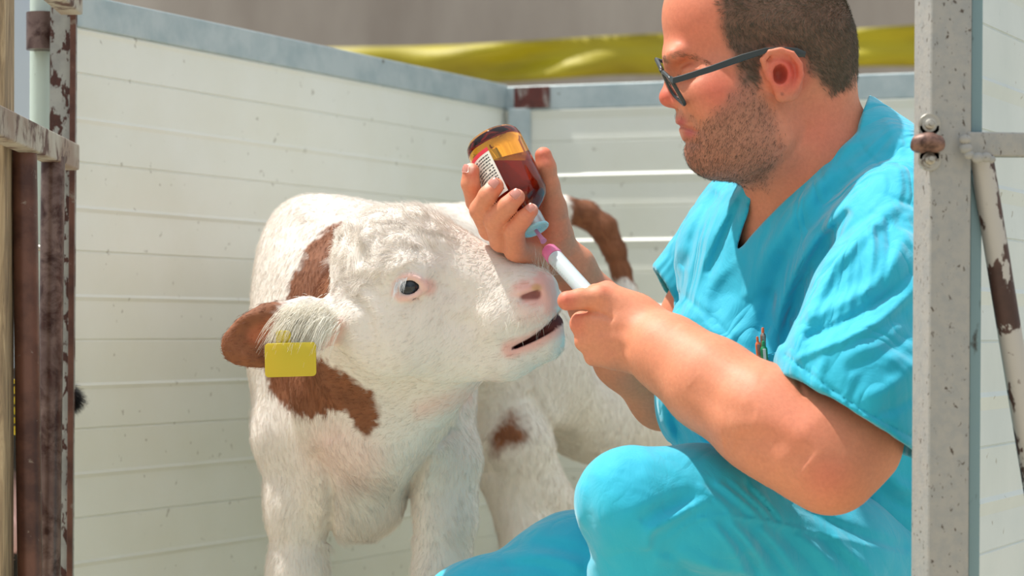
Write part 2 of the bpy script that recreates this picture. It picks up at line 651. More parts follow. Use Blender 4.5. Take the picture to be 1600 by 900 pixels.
# building behind the pen
bm = bmesh.new()
bm_box(bm, (-4, 9.3, 1.9), (5, 8.6, 1.9), .25, 3.8, bevel=.01)
bm_link('wall_outside', bm, M_conc, kind='structure')
# yellow board running along it: undulating strip with thickness
bm = bmesh.new()
N = 80
rows = []
for i in range(N + 1):
    t = i / N
    px = 380 + t * 1350
    D = 8.3 - .5 * t
    top = 76 - (px - 500) * .040 + 2.5 * math.sin(px * .011) + (5 if 1290 < px < 1340 else 0)
    bot = 136 - (px - 500) * .036 + 2.5 * math.sin(px * .017 + 1)
    rows.append([bm.verts.new(V(px, top + (bot - top) * s, D + .018 * math.sin(px * .03 + s * 4) + .02 * math.sin(px * .013 + s * 7))) for s in (0, .2, .4, .6, .8, 1)])
    rows[-1] += [bm.verts.new(v.co + Vector((0, .02, 0))) for v in rows[-1][::-1]]
for r0, r1_ in zip(rows[:-1], rows[1:]):
    K = len(r0)
    for k in range(K):
        bm.faces.new((r0[k], r0[(k + 1) % K], r1_[(k + 1) % K], r1_[k]))
bm.faces.new(rows[0]); bm.faces.new(rows[-1][::-1])
bm_link('yellow_banner', bm, M_yel, smooth=True, label='long creased yellow strip stretched along the grey building behind the pen', cat='banner')
bm = bmesh.new()
bm_box(bm, (-4, 8.15, .45), (5, 7.75, .45), .3, .9, bevel=.01)
bm_link('trim_4', bm, NT('ledge_grey', L(150, 146, 140), .85), kind='structure')

# ================================================================== left head gate
gate = empty('feed_gate', label='rusty steel pen gate of pipes and flaking bars at the left edge', cat='gate')
def pipe(name, pts, r, mat, parent, seg=24):
    bm = bmesh.new()
    bm_tube(bm, pts, r, seg)
    o = bm_link(name, bm, mat, parent)
    smooth_by_angle(o, 50)
    return o
def zb(D): return 520 + EYE * F / D    # pixel row of the ground at depth D
def vertpx(x0, x1, y0, D, y1=None):
    """point list for an upright: px at its top row y0 and at row 900, continued to the ground"""
    yb = zb(D)
    xs = lambda y: x0 + (x1 - x0) * (y - y0) / (900 - y0)
    return [V(x0, y0, D), V(xs(yb), yb, D)]
pipe('upright_pipe', vertpx(38, 47, 225, 3.06), .0150, M_rust, gate)
pipe('upright_pipe', vertpx(83, 76, 245, 3.22), .0150, M_rust2, gate)
# angle post with peeled paint: thin L section, front leg + return leg
def angle_post(D, xl, xr, y0, lean):
    bm = bmesh.new()
    yb = zb(D)
    sc = D / F
    w = (xr - xl) * sc
    a = V(xl, y0, D); b = V(xl + lean, yb, D)
    sec = [(0, 0), (w, 0), (w + .003, .004), (w + .003, .03), (w - .002, .03), (w - .002, .006), (0, .006)]
    r0 = [bm.verts.new(a + Vector((x, y, 0))) for x, y in sec]
    r1_ = [bm.verts.new(b + Vector((x, y, 0))) for x, y in sec]
    K = len(sec)
    for k in range(K):
        bm.faces.new((r0[k], r0[(k + 1) % K], r1_[(k + 1) % K], r1_[k]))
    bm.faces.new(r0[::-1]); bm.faces.new(r1_)
    return bm
bm_link('angle_post', angle_post(3.42, 79, 112, -60, -9), M_chip, gate)
bm = bmesh.new()
bm_box(bm, V(115, -60, 3.414), V(106, zb(3.414), 3.414), .0075, .006, up=(0, 1, 0), bevel=.001)
bm_link('rusty_flange', bm, M_rust, gate, label='rust-brown edge of the angle post')
pipe('upright_pipe', [V(66, -40, 3.5), V(62, zb(3.5), 3.5)], .0165, M_zincp, gate)['label'] = 'pale zinc pipe with a rust stain at its top'
bm = bmesh.new()
bm_box(bm, V(-40, 177, 2.72), V(109, 246, 3.36), .026, .034, bevel=.003)
bm_link('crossbar', bm, M_bar, gate)
bm = bmesh.new()
bm_box(bm, V(60, -40, 3.15), V(112, 6, 3.38), .03, .03, bevel=.003)
bm_link('crossbar', bm, M_bar, gate)
pipe('socket', [V(66, 20, 3.47), V(66, 78, 3.47)], .0215, M_rust2, gate)
pipe('locking_pin', [V(48, 385, 3.38), V(66, 388, 3.37), V(78, 391, 3.36), V(80, 396, 3.36)], .0042, M_bolt, gate)
bm = bmesh.new()
bm_box(bm, V(33, -60, 3.62), V(33, 575, 3.62), .045, .006, up=(0, 1, 0))
o = bm_link('sheet_panel', bm, NT('pale_blue_sheet', L(176, 186, 200), .6), gate)
o['label'] = 'pale blue-grey metal sheet'
bm = bmesh.new()
bm_box(bm, V(-25, -60, 3.04), V(-27, zb(3.04), 3.04), .062, .06, up=(0, 1, 0), bevel=.004)
bm_link('wooden_post', bm, M_wood, label='weathered wooden post cut off by the left edge of the photo', cat='post')

# ================================================================== right steel frame
fr = empty('steel_frame', label='grey painted steel pen post with welded crossbar and brace on the right', cat='gate post')
Dp = 2.55
bm = bmesh.new()
xs = 1.0
a = V(1474, -70, Dp + .022); b = V(1471 - 7, zb(Dp), Dp + .022)
bm_box(bm, a, b, .0445, .044, up=(-.25, 1, 0), bevel=.0035)
po = bm_link('post', bm, M_post, fr)
smooth_by_angle(po, 30)
# zinc side strip bolted against the post's right face
bm = bmesh.new()
bm_box(bm, V(1518, -70, Dp + .05), V(1508, zb(Dp + .05), Dp + .05), .0115, .045, up=(-.1, 1, 0), bevel=.001)
bm_link('side_strip', bm, M_post_side, fr, label='bluish zinc side strip of the post')
bm = bmesh.new()
bm_box(bm, V(1500, 226, Dp + .012), V(1720, 228, Dp + .14), .024, .0245, bevel=.003)
smooth_by_angle(bm_link('crossbar', bm, M_post, fr), 30)
_yb = 1100
pipe('brace', [V(1533, 245, Dp + .02), V(1560, 410, Dp + .03), V(1563, 430, Dp + .03), V(1640, 900, Dp + .05)], .0122, metal_paint('flaked_brace', (176, 172, 166), (88, 60, 52), .52, .54, 22, .5, .2, (1, 1, .5)), fr)
for (x, y, r) in ((1508, 218, .0055), (1509, 232, .006), (1514, 242, .005), (1528, 247, .006), (1541, 246, .0055), (1549, 249, .004)):
    bm = bmesh.new()
    bmesh.ops.create_icosphere(bm, subdivisions=3, radius=r, matrix=Matrix.Translation(V(x, y, Dp - .006)) @ Matrix.Diagonal((1.1, .7, .9, 1)))
    bm_link('weld_bead', bm, M_post, fr, smooth=True)
cl = empty('pipe_clamp'); cl.parent = fr
bm = bmesh.new()
# saddle plate
for yy in (195, 250):
    bm_lathe(bm, V(1452, yy, Dp - .002), (0, -1, 0), [(0, .0112), (.003, .0112), (.0035, .0108)], 28)
bm_box(bm, V(1452, 195, Dp - .004), V(1452, 250, Dp - .004), .021, .003, up=(0, 1, 0), bevel=.001)
smooth_by_angle(bm_link('clamp_plate', bm, M_bolt, cl), 30)
bm = bmesh.new()
pts = [V(1430 + 38 * t, 223 + 1.5 * math.sin(t * 9), Dp - .008 - .006 * math.sin(math.pi * t)) for t in np.linspace(0, 1, 9)]
bm_tube(bm, pts, [.0085, .0095, .0098, .0095, .0098, .0098, .0095, .009, .008], 24)
smooth_by_angle(bm_link('clamp_saddle', bm, M_brownclamp, cl), 50)
for yy in (195, 250):
    bm = bmesh.new()
    bm_lathe(bm, V(1452, yy, Dp - .005), (.1, -1, .1), [(0, .0075), (.0015, .0075), (.0018, .0052), (.0045, .0052), (.0055, .004), (.0058, .0025), (.009, .0024), (.0092, .001)], 24)
    smooth_by_angle(bm_link('bolt', bm, M_bolt, cl), 30)

# ================================================================== the calf
SH = 3.06 / F
def ch(px, py, l=0.0):
    """head point seen at (px, py), l metres across from the head's middle plane (negative: near side)"""
    pxs = px - .208 * l / SH
    D = 3.06 - .2126 * (pxs - 600) * SH + .978 * l
    return P(px, py, D)
def hr(r): return r * SH
def cv(px, py, D, r): return (P(px, py, D), r * D / F)
def capx(a, b, flat=None):
    A, ra = cv(*a); B_, rb = cv(*b)
    return f_cap(A, B_, ra, rb, flat)
def chainx(pts, k=.01, flat=None):
    return f_chain([cv(*p) for p in pts], k, flat)

RH = rotm('Z', 12)      # lateral axis of the calf's head
C = Body()
# trunk
C.add(f_ell(P(554, 550, 3.44), (.130, .16, .178)), .04)
C.add(capx((560, 475, 3.48, 146), (735, 462, 4.02, 143)), .06)
C.add(capx((510, 402, 3.45, 78), (520, 480, 3.5, 110)), .05)
C.add(f_ell(P(745, 520, 4.0), (.14, .2, .14)), .05)
C.add(capx((470, 368, 3.46, 44), (560, 372, 3.56, 46)), .05)
# fore quarters
C.add(chainx([(498, 420, 3.46, 62), (470, 560, 3.40, 70), (458, 680, 3.37, 56), (466, 790, 3.37, 46), (464, 900, 3.38, 41), (466, 1060, 3.38, 36), (468, 1110, 3.37, 37), (470, 1150, 3.38, 27), (472, 1290, 3.40, 25), (466, 1318, 3.37, 30)], .03), .045)
C.add(chainx([(640, 520, 3.40, 70), (668, 620, 3.33, 66), (690, 720, 3.31, 57), (692, 800, 3.31, 46), (690, 900, 3.31, 39), (690, 1080, 3.31, 35), (690, 1130, 3.30, 37), (691, 1170, 3.31, 27), (692, 1320, 3.33, 25), (686, 1345, 3.30, 30)], .03), .04)
C.add(f_ell(P(565, 738, 3.37), (.072, .085, .088)), .04)
# neck and throat
C.add(capx((610, 470, 3.2, 96), (585, 610, 3.3, 118)), .05)
C.add(capx((572, 488, 3.13, 84), (556, 590, 3.22, 100)), .05)
C.add(capx((718, 528, 3.10, 72), (598, 642, 3.22, 92), (.6, 1, 0, .85)), .05)
C.add(capx((598, 642, 3.22, 92), (560, 720, 3.33, 80)), .05)
# hind quarters
C.add(chainx([(775, 440, 4.10, 108), (790, 590, 3.98, 100), (795, 690, 3.9, 60), (845, 775, 3.93, 37), (864, 790, 3.94, 27)], .05), .06)
C.add(capx((792, 715, 3.9, 46), (816, 850, 3.88, 33)), .03)
C.add(chainx([(864, 788, 3.94, 25), (835, 838, 3.9, 28), (800, 900, 3.87, 25), (790, 1020, 3.85, 23), (780, 1190, 3.84, 22), (772, 1212, 3.82, 27)], .02), .02)
C.add(chainx([(835, 470, 4.2, 84), (915, 610, 4.2, 84), (985, 655, 4.22, 60), (1060, 740, 4.26, 32), (1045, 860, 4.28, 25), (1040, 1130, 4.28, 22), (1032, 1158, 4.26, 27)], .05), .06)
# flank fold
C.add(capx((812, 560, 3.95, 60), (930, 664, 4.15, 50)), .06)
# tail
C.add(chainx([(850, 335, 4.18, 22), (880, 328, 4.22, 20), (915, 334, 4.24, 19), (943, 356, 4.24, 18), (960, 392, 4.24, 16), (970, 425, 4.24, 15), (980, 455, 4.23, 14), (984, 520, 4.22, 9)], .01), .02)
C.fold([(512, 850), (522, 800), (520, 745), (490, 700)], 12, -.012, 3.6)
C.fold([(646, 840), (636, 795), (642, 750), (672, 700), (712, 664)], 11, -.012, 3.6)
C.fold([(470, 560), (500, 620), (520, 690)], 22, -.006, 3.6)
C.fold([(455, 380), (440, 450), (455, 540)], 24, .004, 3.8)
C.fold([(735, 700), (752, 730), (790, 742)], 14, -.006, 4.3, 3.6)
C.fold([(826, 610), (850, 660), (905, 700)], 12, -.008, 4.4, 3.6)
C.disp(lambda p: .0035 * vnoise(p, 14, 3) * (p[:, 1] > 3.2), 0)
# ---- head
C.add(f_ell(ch(617, 438), (hr(97), .074, hr(106)), RH), .02)
C.add(f_ell(ch(583, 388), (hr(56), .054, hr(56)), RH), .02)
C.add(f_ell(ch(556, 425), (hr(34), .050, hr(36)), RH), .015)
C.add(f_cap(ch(648, 388), ch(792, 463), hr(64), hr(54), (.208, .978, 0, .72)), .02)
C.add(f_cap(ch(640, 470), ch(805, 492), hr(92), hr(50), (.208, .978, 0, .70)), .03)
C.add(f_ell(ch(818, 474), (hr(52), .042, hr(54)), RH), .02)
C.add(f_ell(ch(842, 452), (hr(29), .030, hr(28)), RH), .012)
for s in (-1, 1):
    C.add(f_ell(ch(618, 520, s * .040), (hr(88), .034, hr(70)), RH), .03)       # cheek
    C.add(f_ell(ch(640, 428, s * .056), (hr(40), .020, hr(26)), RH), .02)       # brow
    C.add(f_cap(ch(775, 505, s * .022), ch(846, 482, s * .014), hr(33), hr(27)), .015)   # upper lip
C.add(f_cap(ch(690, 535), ch(790, 545), hr(66), hr(46), (.208, .978, 0, .75)), .02)
C.add(f_cap(ch(790, 545), ch(846, 530), hr(45), hr(37), (.208, .978, 0, .78)), .015)
# zygomatic line and nose side planes
C.fold([(775, 440), (796, 462), (800, 500)], 12, -.002, 3.2)
C.fold([(690, 500), (730, 510), (775, 505)], 16, -.0025, 3.2)
C.fold([(672, 430), (710, 455), (750, 462)], 16, -.003, 3.1)
C.fold([(560, 500), (585, 560), (640, 600)], 16, -.002, 3.15)
# mouth: open wedge between the lips
_ma, _mb = np.array([800., 545.]), np.array([886., 488.])
def mouth(p):
    q = proj(p)
    ba = _mb - _ma
    t = np.clip((q - _ma) @ ba / (ba @ ba), 0, 1)
    bow = _ma + t[:, None] * ba + np.stack([0 * t, 7 * np.sin(np.pi * t)], 1)
    d = np.sqrt(((q - bow) ** 2).sum(1))
    return np.maximum((d - (1.2 + 8.5 * t ** .8)) * SH, np.maximum(p[:, 1] - 3.12, 2.9 - p[:, 1]))
C.sub(mouth, .004)
C.add(f_cap(ch(796, 542), ch(862, 508), hr(9), hr(19), (.208, .978, 0, .9)), .002)      # tongue
# nostrils
for s in (-1, 1):
    C.add(f_cap(ch(812, 456, s * .027), ch(842, 450, s * .026), hr(9), hr(9)), .012)
    C.sub(f_cap(ch(816, 465, s * .040), ch(838, 460, s * .036), .0030, .0062), .006)
    C.fold([(808, 458), (822, 452), (842, 450)], 5, .002, 3.05)
C.fold([(812, 470), (835, 478), (855, 470)], 6, -.0018, 3.05, 2.9)
C.fold([(866, 440), (872, 462), (866, 486)], 4, -.0015, 3.1, 2.9)
# eye
EYE_C = ch(640, 447, -.0612)
EYE_R = .0154
C.sub(f_ell(ch(639, 449, -.082), (hr(23), .013, hr(15)), RH @ rotm('Y', 25)), .010)
C.sub(f_ell(EYE_C, (EYE_R + .0001,) * 3), .0005)
def near_surf(px, py, dl): return ch(px, py, dl)
lid = [(617, 459, -.069), (620, 444, -.0735), (630, 434, -.0765), (644, 432, -.0765), (655, 438, -.074), (665, 449, -.067)]
C.add(f_chain([(ch(*q), .0040) for q in lid], .002), .004)
lid2 = [(617, 459, -.069), (626, 466, -.0715), (639, 466, -.0735), (652, 460, -.072), (665, 449, -.067)]
C.add(f_chain([(ch(*q), .0036) for q in lid2], .002), .006)
C.fold([(606, 450), (614, 430), (632, 419), (655, 424)], 5, -.0022, 3.05)
C.fold([(600, 440), (612, 420), (632, 410), (655, 414)], 5, .0014, 3.05)
C.fold([(618, 474), (640, 476), (662, 466)], 5, -.0015, 3.05)
# ears
def ear(pts, flat): return f_chain([cv(*q) for q in pts], .012, flat)
C.add(ear([(560, 492, 3.045, 34), (530, 497, 3.025, 32), (480, 508, 3.0, 42), (425, 523, 2.985, 47), (392, 534, 2.978, 38), (372, 541, 2.975, 26)], (0, 1, 0, .30)), .02)
ER = rotm('Y', 14)
C.sub(f_ell(P(424, 530, 2.966), (hr(66), .0115, hr(36)), ER), .006)
C.sub(f_ell(P(500, 520, 2.985), (hr(40), .012, hr(17)), ER), .010)
C.fold([(532, 462), (560, 470), (580, 500), (578, 530)], 9, -.0035, 3.1)
C.fold([(545, 450), (575, 462), (592, 500), (588, 540)], 8, .002, 3.1)
C.add(ear([(620, 470, 3.17, 30), (640, 478, 3.23, 36), (650, 490, 3.28, 36), (655, 500, 3.31, 18)], (.9, .4, 0, .4)), .02)
# curly poll: lumps of hair
C.disp(lambda p: np.where(p[:, 1] < 3.3, -.0050 * np.abs(vnoise(p, 60, 5)) * soft_poly(proj(p), [(515, 370), (600, 310), (700, 325), (735, 380), (660, 405), (600, 430), (560, 470), (520, 450)], 40), 0), 0)

vt, qd = C.mesh((-.40, 2.90, -.02), (.34, 4.50, .945), .0028)
me = to_mesh('calf', vt, qd, 2)
co = coords(me); no = normals(me); q = proj(co)
CW = np.array(lin((228, 220, 211))); CB = np.array(lin((130, 78, 46))); CP = np.array(lin((232, 172, 160)))
nz = vnoise(co, 60, 1) * .5 + vnoise(co, 150, 2) * .5
def jit(q, a): return q + np.stack([vnoise(co, 45, 8), vnoise(co, 45, 9)], 1) * a + np.stack([vnoise(co, 190, 8), vnoise(co, 190, 9)], 1) * a * .9
qj = jit(q, 7)
brown = np.zeros(len(co))
p1 = [(560, 345), (515, 355), (492, 370), (476, 398), (460, 430), (444, 476), (440, 500), (500, 490), (524, 462), (528, 420), (530, 385), (545, 362)]
p2 = [(412, 560), (420, 600), (440, 628), (466, 645), (489, 652), (497, 642), (520, 640), (545, 650), (558, 668), (574, 690), (584, 665), (592, 640), (582, 612), (548, 592), (520, 570), (480, 550)]
p3 = [(769, 708), (772, 684), (790, 650), (802, 645), (813, 660), (827, 684), (812, 690), (796, 702), (782, 714)]
body_m = (co[:, 1] > 3.07)
brown = np.maximum(brown, soft_poly(qj, p1, 7) * body_m * (co[:, 1] < 3.75))
_ss = lambda x: np.clip(x, 0, 1) ** 2 * (3 - 2 * np.clip(x, 0, 1))
brown = np.maximum(brown, soft_poly(qj, p2, 7) * (co[:, 1] > 3.05) * (co[:, 1] < 3.75))
brown = np.maximum(brown, soft_poly(qj, p3, 22) * (co[:, 1] > 3.6))
# ear: brown outer two thirds
earm = (q[:, 0] < 500) & (co[:, 1] < 3.06) & (q[:, 1] > 430) & (q[:, 1] < 600)
edge = 440 - (q[:, 1] - 470) * .15 + np.where(q[:, 1] > 535, 55, 0)
brown = np.maximum(brown, _ss((edge - qj[:, 0]) / 16 + .5) * earm)
# tail
tailm = (co[:, 1] > 4.05) & (q[:, 0] > 886) & (q[:, 1] < 470) & (q[:, 0] + 0 * q[:, 1] < 1000)
_bx = _ss((qj[:, 0] - 893) / 10 + .5) * _ss((438 - qj[:, 1]) / 10 + .5)
tailm &= (C_tail := chainx([(880, 328, 4.22, 20), (915, 334, 4.24, 19), (943, 356, 4.24, 18), (960, 392, 4.24, 16), (970, 425, 4.24, 15), (980, 455, 4.23, 14)])(co) < .012)
brown = np.maximum(brown, _bx * tailm)
pink = np.zeros(len(co)); dark = np.zeros(len(co))
hm = co[:, 1] < 3.12
d2 = lambda x, y: np.hypot(q[:, 0] - x, q[:, 1] - y)
pink = np.maximum(pink, .85 * _ss(soft_poly(qj, [(828, 440), (846, 424), (866, 430), (880, 460), (874, 492), (852, 492), (846, 478), (820, 478), (802, 468), (806, 452)], 20)) * hm)
pink = np.maximum(pink, .35 * _ss((44 - np.hypot(q[:, 0] - 836, q[:, 1] - 480)) / 30) * hm)
dl, _t = poly_dist(q, lid + [] if False else [(x, y) for x, y, _ in lid] )
dl2, _t = poly_dist(q, [(x, y) for x, y, _ in lid2])
pink = np.maximum(pink, .65 * _ss((10 - np.minimum(dl, dl2)) / 8) * hm)
pink = np.maximum(pink, .7 * _ss((20 - np.hypot(q[:, 0] - 668, q[:, 1] - 448)) / 14) * hm)
dm, tm = poly_dist(q, [(797, 546), (830, 535), (858, 518), (884, 506)])
pink = np.maximum(pink, .8 * _ss((20 - dm) / 14) * hm)
dt, _ = poly_dist(q, [(400, 525), (440, 505), (480, 500)])
pink = np.maximum(pink, .55 * _ss((26 - dt) / 20) * earm)
pink = np.maximum(pink, .55 * _ss((24 - poly_dist(q, [(500, 535), (520, 525), (525, 510)])[0]) / 20) * (co[:, 1] < 3.08))
throat = _ss((26 - poly_dist(q, [(660, 640), (720, 620), (770, 604)])[0]) / 26) * .35 * (co[:, 1] < 3.3)
pink = np.maximum(pink, throat)
pink = np.maximum(pink, .3 * _ss((70 - poly_dist(q, [(520, 700), (560, 720)])[0]) / 60) * (co[:, 1] < 3.4))
msd = mouth(co)
dark = _ss((.0012 - msd) / .0014) * hm * (q[:, 0] > 800)
nst = np.minimum(f_cap(ch(818, 464, -.038), ch(838, 460, -.034), .0035, .0060)(co), f_cap(ch(818, 464, .038), ch(838, 460, .034), .0035, .0060)(co))
nsd = _ss((.0012 - nst) / .003) * hm
dirt = .6 * _ss((12 - np.hypot(q[:, 0] - 838, (q[:, 1] - 449) * 1.4)) / 8) * hm * (nz > -.3)
hoof = (co[:, 2] < .035)
col = CW * (1 + .04 * nz[:, None])
col = col * (1 - pink[:, None]) + CP * pink[:, None]
col = col * (1 - dirt[:, None]) + np.array(lin((206, 160, 80))) * dirt[:, None]
col = col * (1 - brown[:, None]) + (CB * (1 + .2 * nz[:, None])) * brown[:, None]
inpk = (.45 * _ss((22 - dt) / 18) * earm)[:, None]
col = col * (1 - inpk) + np.array(lin((206, 116, 80))) * inpk
col = col * (1 - dark[:, None]) + np.array(lin((86, 34, 34))) * dark[:, None]
col = col * (1 - .8 * nsd[:, None]) + np.array(lin((120, 50, 48))) * .8 * nsd[:, None]
col[hoof] = np.array(lin((70, 60, 52)))
set_col(me, np.clip(col, 0, 1))
M_calf = NT('calf_coat', rough=.75, Subsurface_Weight=.12, Subsurface_Scale=.01)
M_calf.b.inputs['Subsurface Radius'].default_value = (1, .4, .3)
M_calf.col(M_calf.mix(.25, M_calf.attr(), M_calf.mix(M_calf.noise(260, 2, .5, (1, 1, .3)), (.75, .75, .75, 1), (1, 1, 1, 1)), 'MULTIPLY'))
M_calf.bump(M_calf.noise(300, 3, .6, (1, 1, .35)), .25, .002)
calf = link('calf', me, M_calf, label='white calf with brown patches and a yellow ear tag, head stretched towards the crouching man', cat='calf')

# eye
def ball(name, c, r, mat, parent, **kw):
    bm = bmesh.new()
    bmesh.ops.create_uvsphere(bm, u_segments=40, v_segments=24, radius=r)
    o = bm_link(name, bm, mat, parent, smooth=True, **kw)
    o.location = Vector(c)
    return o
M_eye = NT('calf_eye', (.015, .02, .03, 1), .12)
_lw = M_eye.noise(120, 3)
M_eye.col(M_eye.ramp(_lw, [(.35, (.004, .007, .012, 1)), (.7, (.035, .05, .07, 1))]))
ball('eye', EYE_C, EYE_R, M_eye, calf, label='dark blue-grey eye')

# coat: short lying hairs over everything the coat covers
M_fur = NT('calf_hair', rough=.55)
M_fur.col(M_fur.attr())
rg = np.random.default_rng(3)
nofur = np.maximum.reduce([_ss(soft_poly(q, [(830, 442), (848, 428), (868, 432), (882, 460), (872, 488), (852, 486), (842, 474), (812, 472), (812, 456)], 10)) * hm, dark, nsd, 1. * hoof,
                           1. * (np.minimum(dl, dl2) < 6) * hm, 1. * (dm < 9) * hm * (q[:, 0] > 800)])
view = unit(co - np.array([0, 0, EYE]))
fac = (no * view).sum(1)
w = (fac < .45) & (nofur < .5)
w &= (q[:, 1] < 960)
cand = np.nonzero(w)[0]
def hair_sel(mask_idx, n):
    i = rg.choice(mask_idx, n)
    r = co[i] + rg.normal(0, .0012, (n, 3)) - no[i] * .001
    return i, r
i, rts = hair_sel(cand, 230000)
Y = co[i, 1]
qq = q[i]
flow = np.tile(np.array([.05, .25, -.9]), (len(i), 1))
hd_ = (Y < 3.14) & (qq[:, 0] > 500)
flow[hd_] = np.array([-.85, .2, -.28])
br = hd_ & (qq[:, 1] < 400)
flow[br] = np.array([-.7, .1, .1])
ea = (Y < 3.06) & (qq[:, 0] < 520)
flow[ea] = np.array([-.9, -.1, -.15])
flow += np.stack([vnoise(rts, 18, 1), vnoise(rts, 18, 2), vnoise(rts, 18, 3)], 1) * .45
poll = soft_poly(qq, [(515, 360), (600, 305), (700, 315), (735, 380), (660, 410), (600, 425), (560, 470), (518, 450)], 30) * (Y < 3.2)
fl = flow + poll[:, None] * np.stack([vnoise(rts, 60, 4), vnoise(rts, 60, 5), vnoise(rts, 60, 6)], 1) * 2.2
tang = unit(fl - (fl * no[i]).sum(1, keepdims=True) * no[i])
dirs = unit(tang + no[i] * (.30 + .25 * poll[:, None]) + rg.normal(0, .12, (len(i), 3)))
lens = np.where(hd_, .0075, .0120) * (1 + 1.3 * poll) * rg.uniform(.6, 1.25, len(i))
lens = np.where(ea, .006, lens)
lens = np.where((Y < 3.45) & (qq[:, 1] > 740) & (qq[:, 0] > 500) & (qq[:, 0] < 625), .022 * rg.uniform(.6, 1.2, len(i)), lens)
hc_ = np.clip(col[i] * rg.uniform(.86, 1.1, (len(i), 1)), 0, 1)
strands('coat', rts, dirs, lens, .00024, M_fur, calf, hc_, curl=-no[i] * .25, npt=3)
# long fringe inside the ear and lashes
def guide_hairs(name, roots, d, ln, n, spread, col_, sag, rad=.00028, jr=.006, label=None):
    R = []; Dd = []; Ln = []
    for _ in range(n):
        k = rg.integers(len(roots) - 1); t = rg.random()
        r = roots[k] * (1 - t) + roots[k + 1] * t + rg.normal(0, jr, 3)
        R.append(r); Dd.append(d + rg.normal(0, spread, 3)); Ln.append(ln * rg.uniform(.5, 1.1))
    c = np.array([col_] * n) * rg.uniform(.85, 1.05, (n, 1))
    return strands(name, np.array(R), unit(np.array(Dd)), np.array(Ln), rad, M_fur, calf, np.clip(c, 0, 1), npt=6, sag=sag, label=label)
guide_hairs('ear_fringe', [P(452, 492, 2.975), P(470, 486, 2.972), P(500, 484, 2.98), P(525, 492, 2.985)], np.array([-.80, -.25, -.38]), .034, 800, .20, lin((240, 234, 220)), .75)
guide_hairs('ear_fringe', [P(455, 500, 2.968), P(500, 496, 2.972), P(518, 506, 2.975)], np.array([-.60, -.35, -.6]), .028, 600, .20, lin((244, 240, 228)), .6)
guide_hairs('eyelashes', [ch(617, 446, -.078), ch(624, 437, -.080), ch(636, 433, -.081)], np.array([-.22, -.55, -.80]), .0145, 55, .16, lin((236, 238, 240)), .5, .00022, .0012)
guide_hairs('whiskers', [ch(845, 428, -.01), ch(862, 436, .0)], np.array([.1, -.3, 1.0]), .028, 40, .45, lin((240, 234, 220)), -.2, .00016, .004)
guide_hairs('whiskers', [ch(800, 500, -.045), ch(850, 492, -.03)], np.array([.1, -.9, -.5]), .018, 60, .35, lin((240, 234, 220)), .4, .00014, .008)
guide_hairs('whiskers', [ch(850, 560, -.02), ch(878, 530, -.0)], np.array([.5, -.3, -.5]), .018, 50, .35, lin((240, 234, 220)), .3, .00014, .006)

# ear tag
M_tag = NT('tag_yellow', L(194, 172, 34), .42, Subsurface_Weight=.1)
M_tag.bump(M_tag.noise(70, 3), .12, .001)
tag = empty('ear_tag', label='yellow blank plastic ear tag hanging in the calf’s brown-tipped ear', cat='ear tag')
def rounded_plate(bm, c, ux, uy, w, h, r, th, seg=8):
    c = Vector(c); ux = Vector(ux).normalized(); uy = Vector(uy).normalized(); n = ux.cross(uy)
    pts = []
    for (sx, sy, a0) in ((1, 1, 0), (-1, 1, 90), (-1, -1, 180), (1, -1, 270)):
        for k in range(seg + 1):
            a = math.radians(a0 + 90 * k / seg)
            pts.append(((w / 2 - r) * sx + r * math.cos(a), (h / 2 - r) * sy + r * math.sin(a)))
    loops = []
    for z, ins in ((-th / 2, .0006), (-th / 2 + .0006, 0), (th / 2 - .0006, 0), (th / 2, .0006)):
        loops.append([bm.verts.new(c + ux * x * (1 - ins / (w / 2)) + uy * y * (1 - ins / (h / 2)) + n * z) for x, y in pts])
    K = len(pts)
    for a, b in zip(loops[:-1], loops[1:]):
        for k in range(K):
            bm.faces.new((a[k], a[(k + 1) % K], b[(k + 1) % K], b[k]))
    bm.faces.new(loops[0][::-1]); bm.faces.new(loops[-1])
bm = bmesh.new()
rounded_plate(bm, P(454, 562, 2.955), (1, .02, .03), (0, -.12, 1), .0592, .0395, .0045, .0022)
bm_link('tag_plate', bm, M_tag, tag, smooth=False)
smooth_by_angle(tag.children[0], 40)
bm = bmesh.new()
rounded_plate(bm, P(443, 534, 2.958), (1, .02, .03), (0, -.12, 1), .017, .026, .004, .0022)
smooth_by_angle(bm_link('tag_neck', bm, M_tag, tag), 40)
bm = bmesh.new()
bm_lathe(bm, P(441, 525, 2.963), (0, -1, .1), [(-.012, .0028), (.004, .0028), (.004, .0062), (.006, .0062), (.0072, .0035)], 24)
smooth_by_angle(bm_link('tag_stud', bm, M_tag, tag), 40)

# ================================================================== the man
SM = 2.95 / F
def mh(px, py, l=0.0):
    """head point seen at (px, py), l metres across from the head's middle plane (negative: near side)"""
    pxs = px + .174 * l / SM
    D = 2.95 + .176 * (pxs - 1180) * SM + .985 * l
    return P(px, py, D)
def mr(r): return r * SM
LAT = (-.174, .985, 0)
RM = rotm('Z', 10)
RMp = RM @ rotm('Y', -12)

# ---- items held, positions needed by the hands
HF, HN = .055, .025      # how far the two hands sit behind their drawn depths
def shd(pts, d): return [(x, y, D + d, r) for x, y, D, r in pts]
BOT0, BOT1 = P(766, 214, 2.985 + HF), P(838, 360, 2.943 + HF)

H = Body()
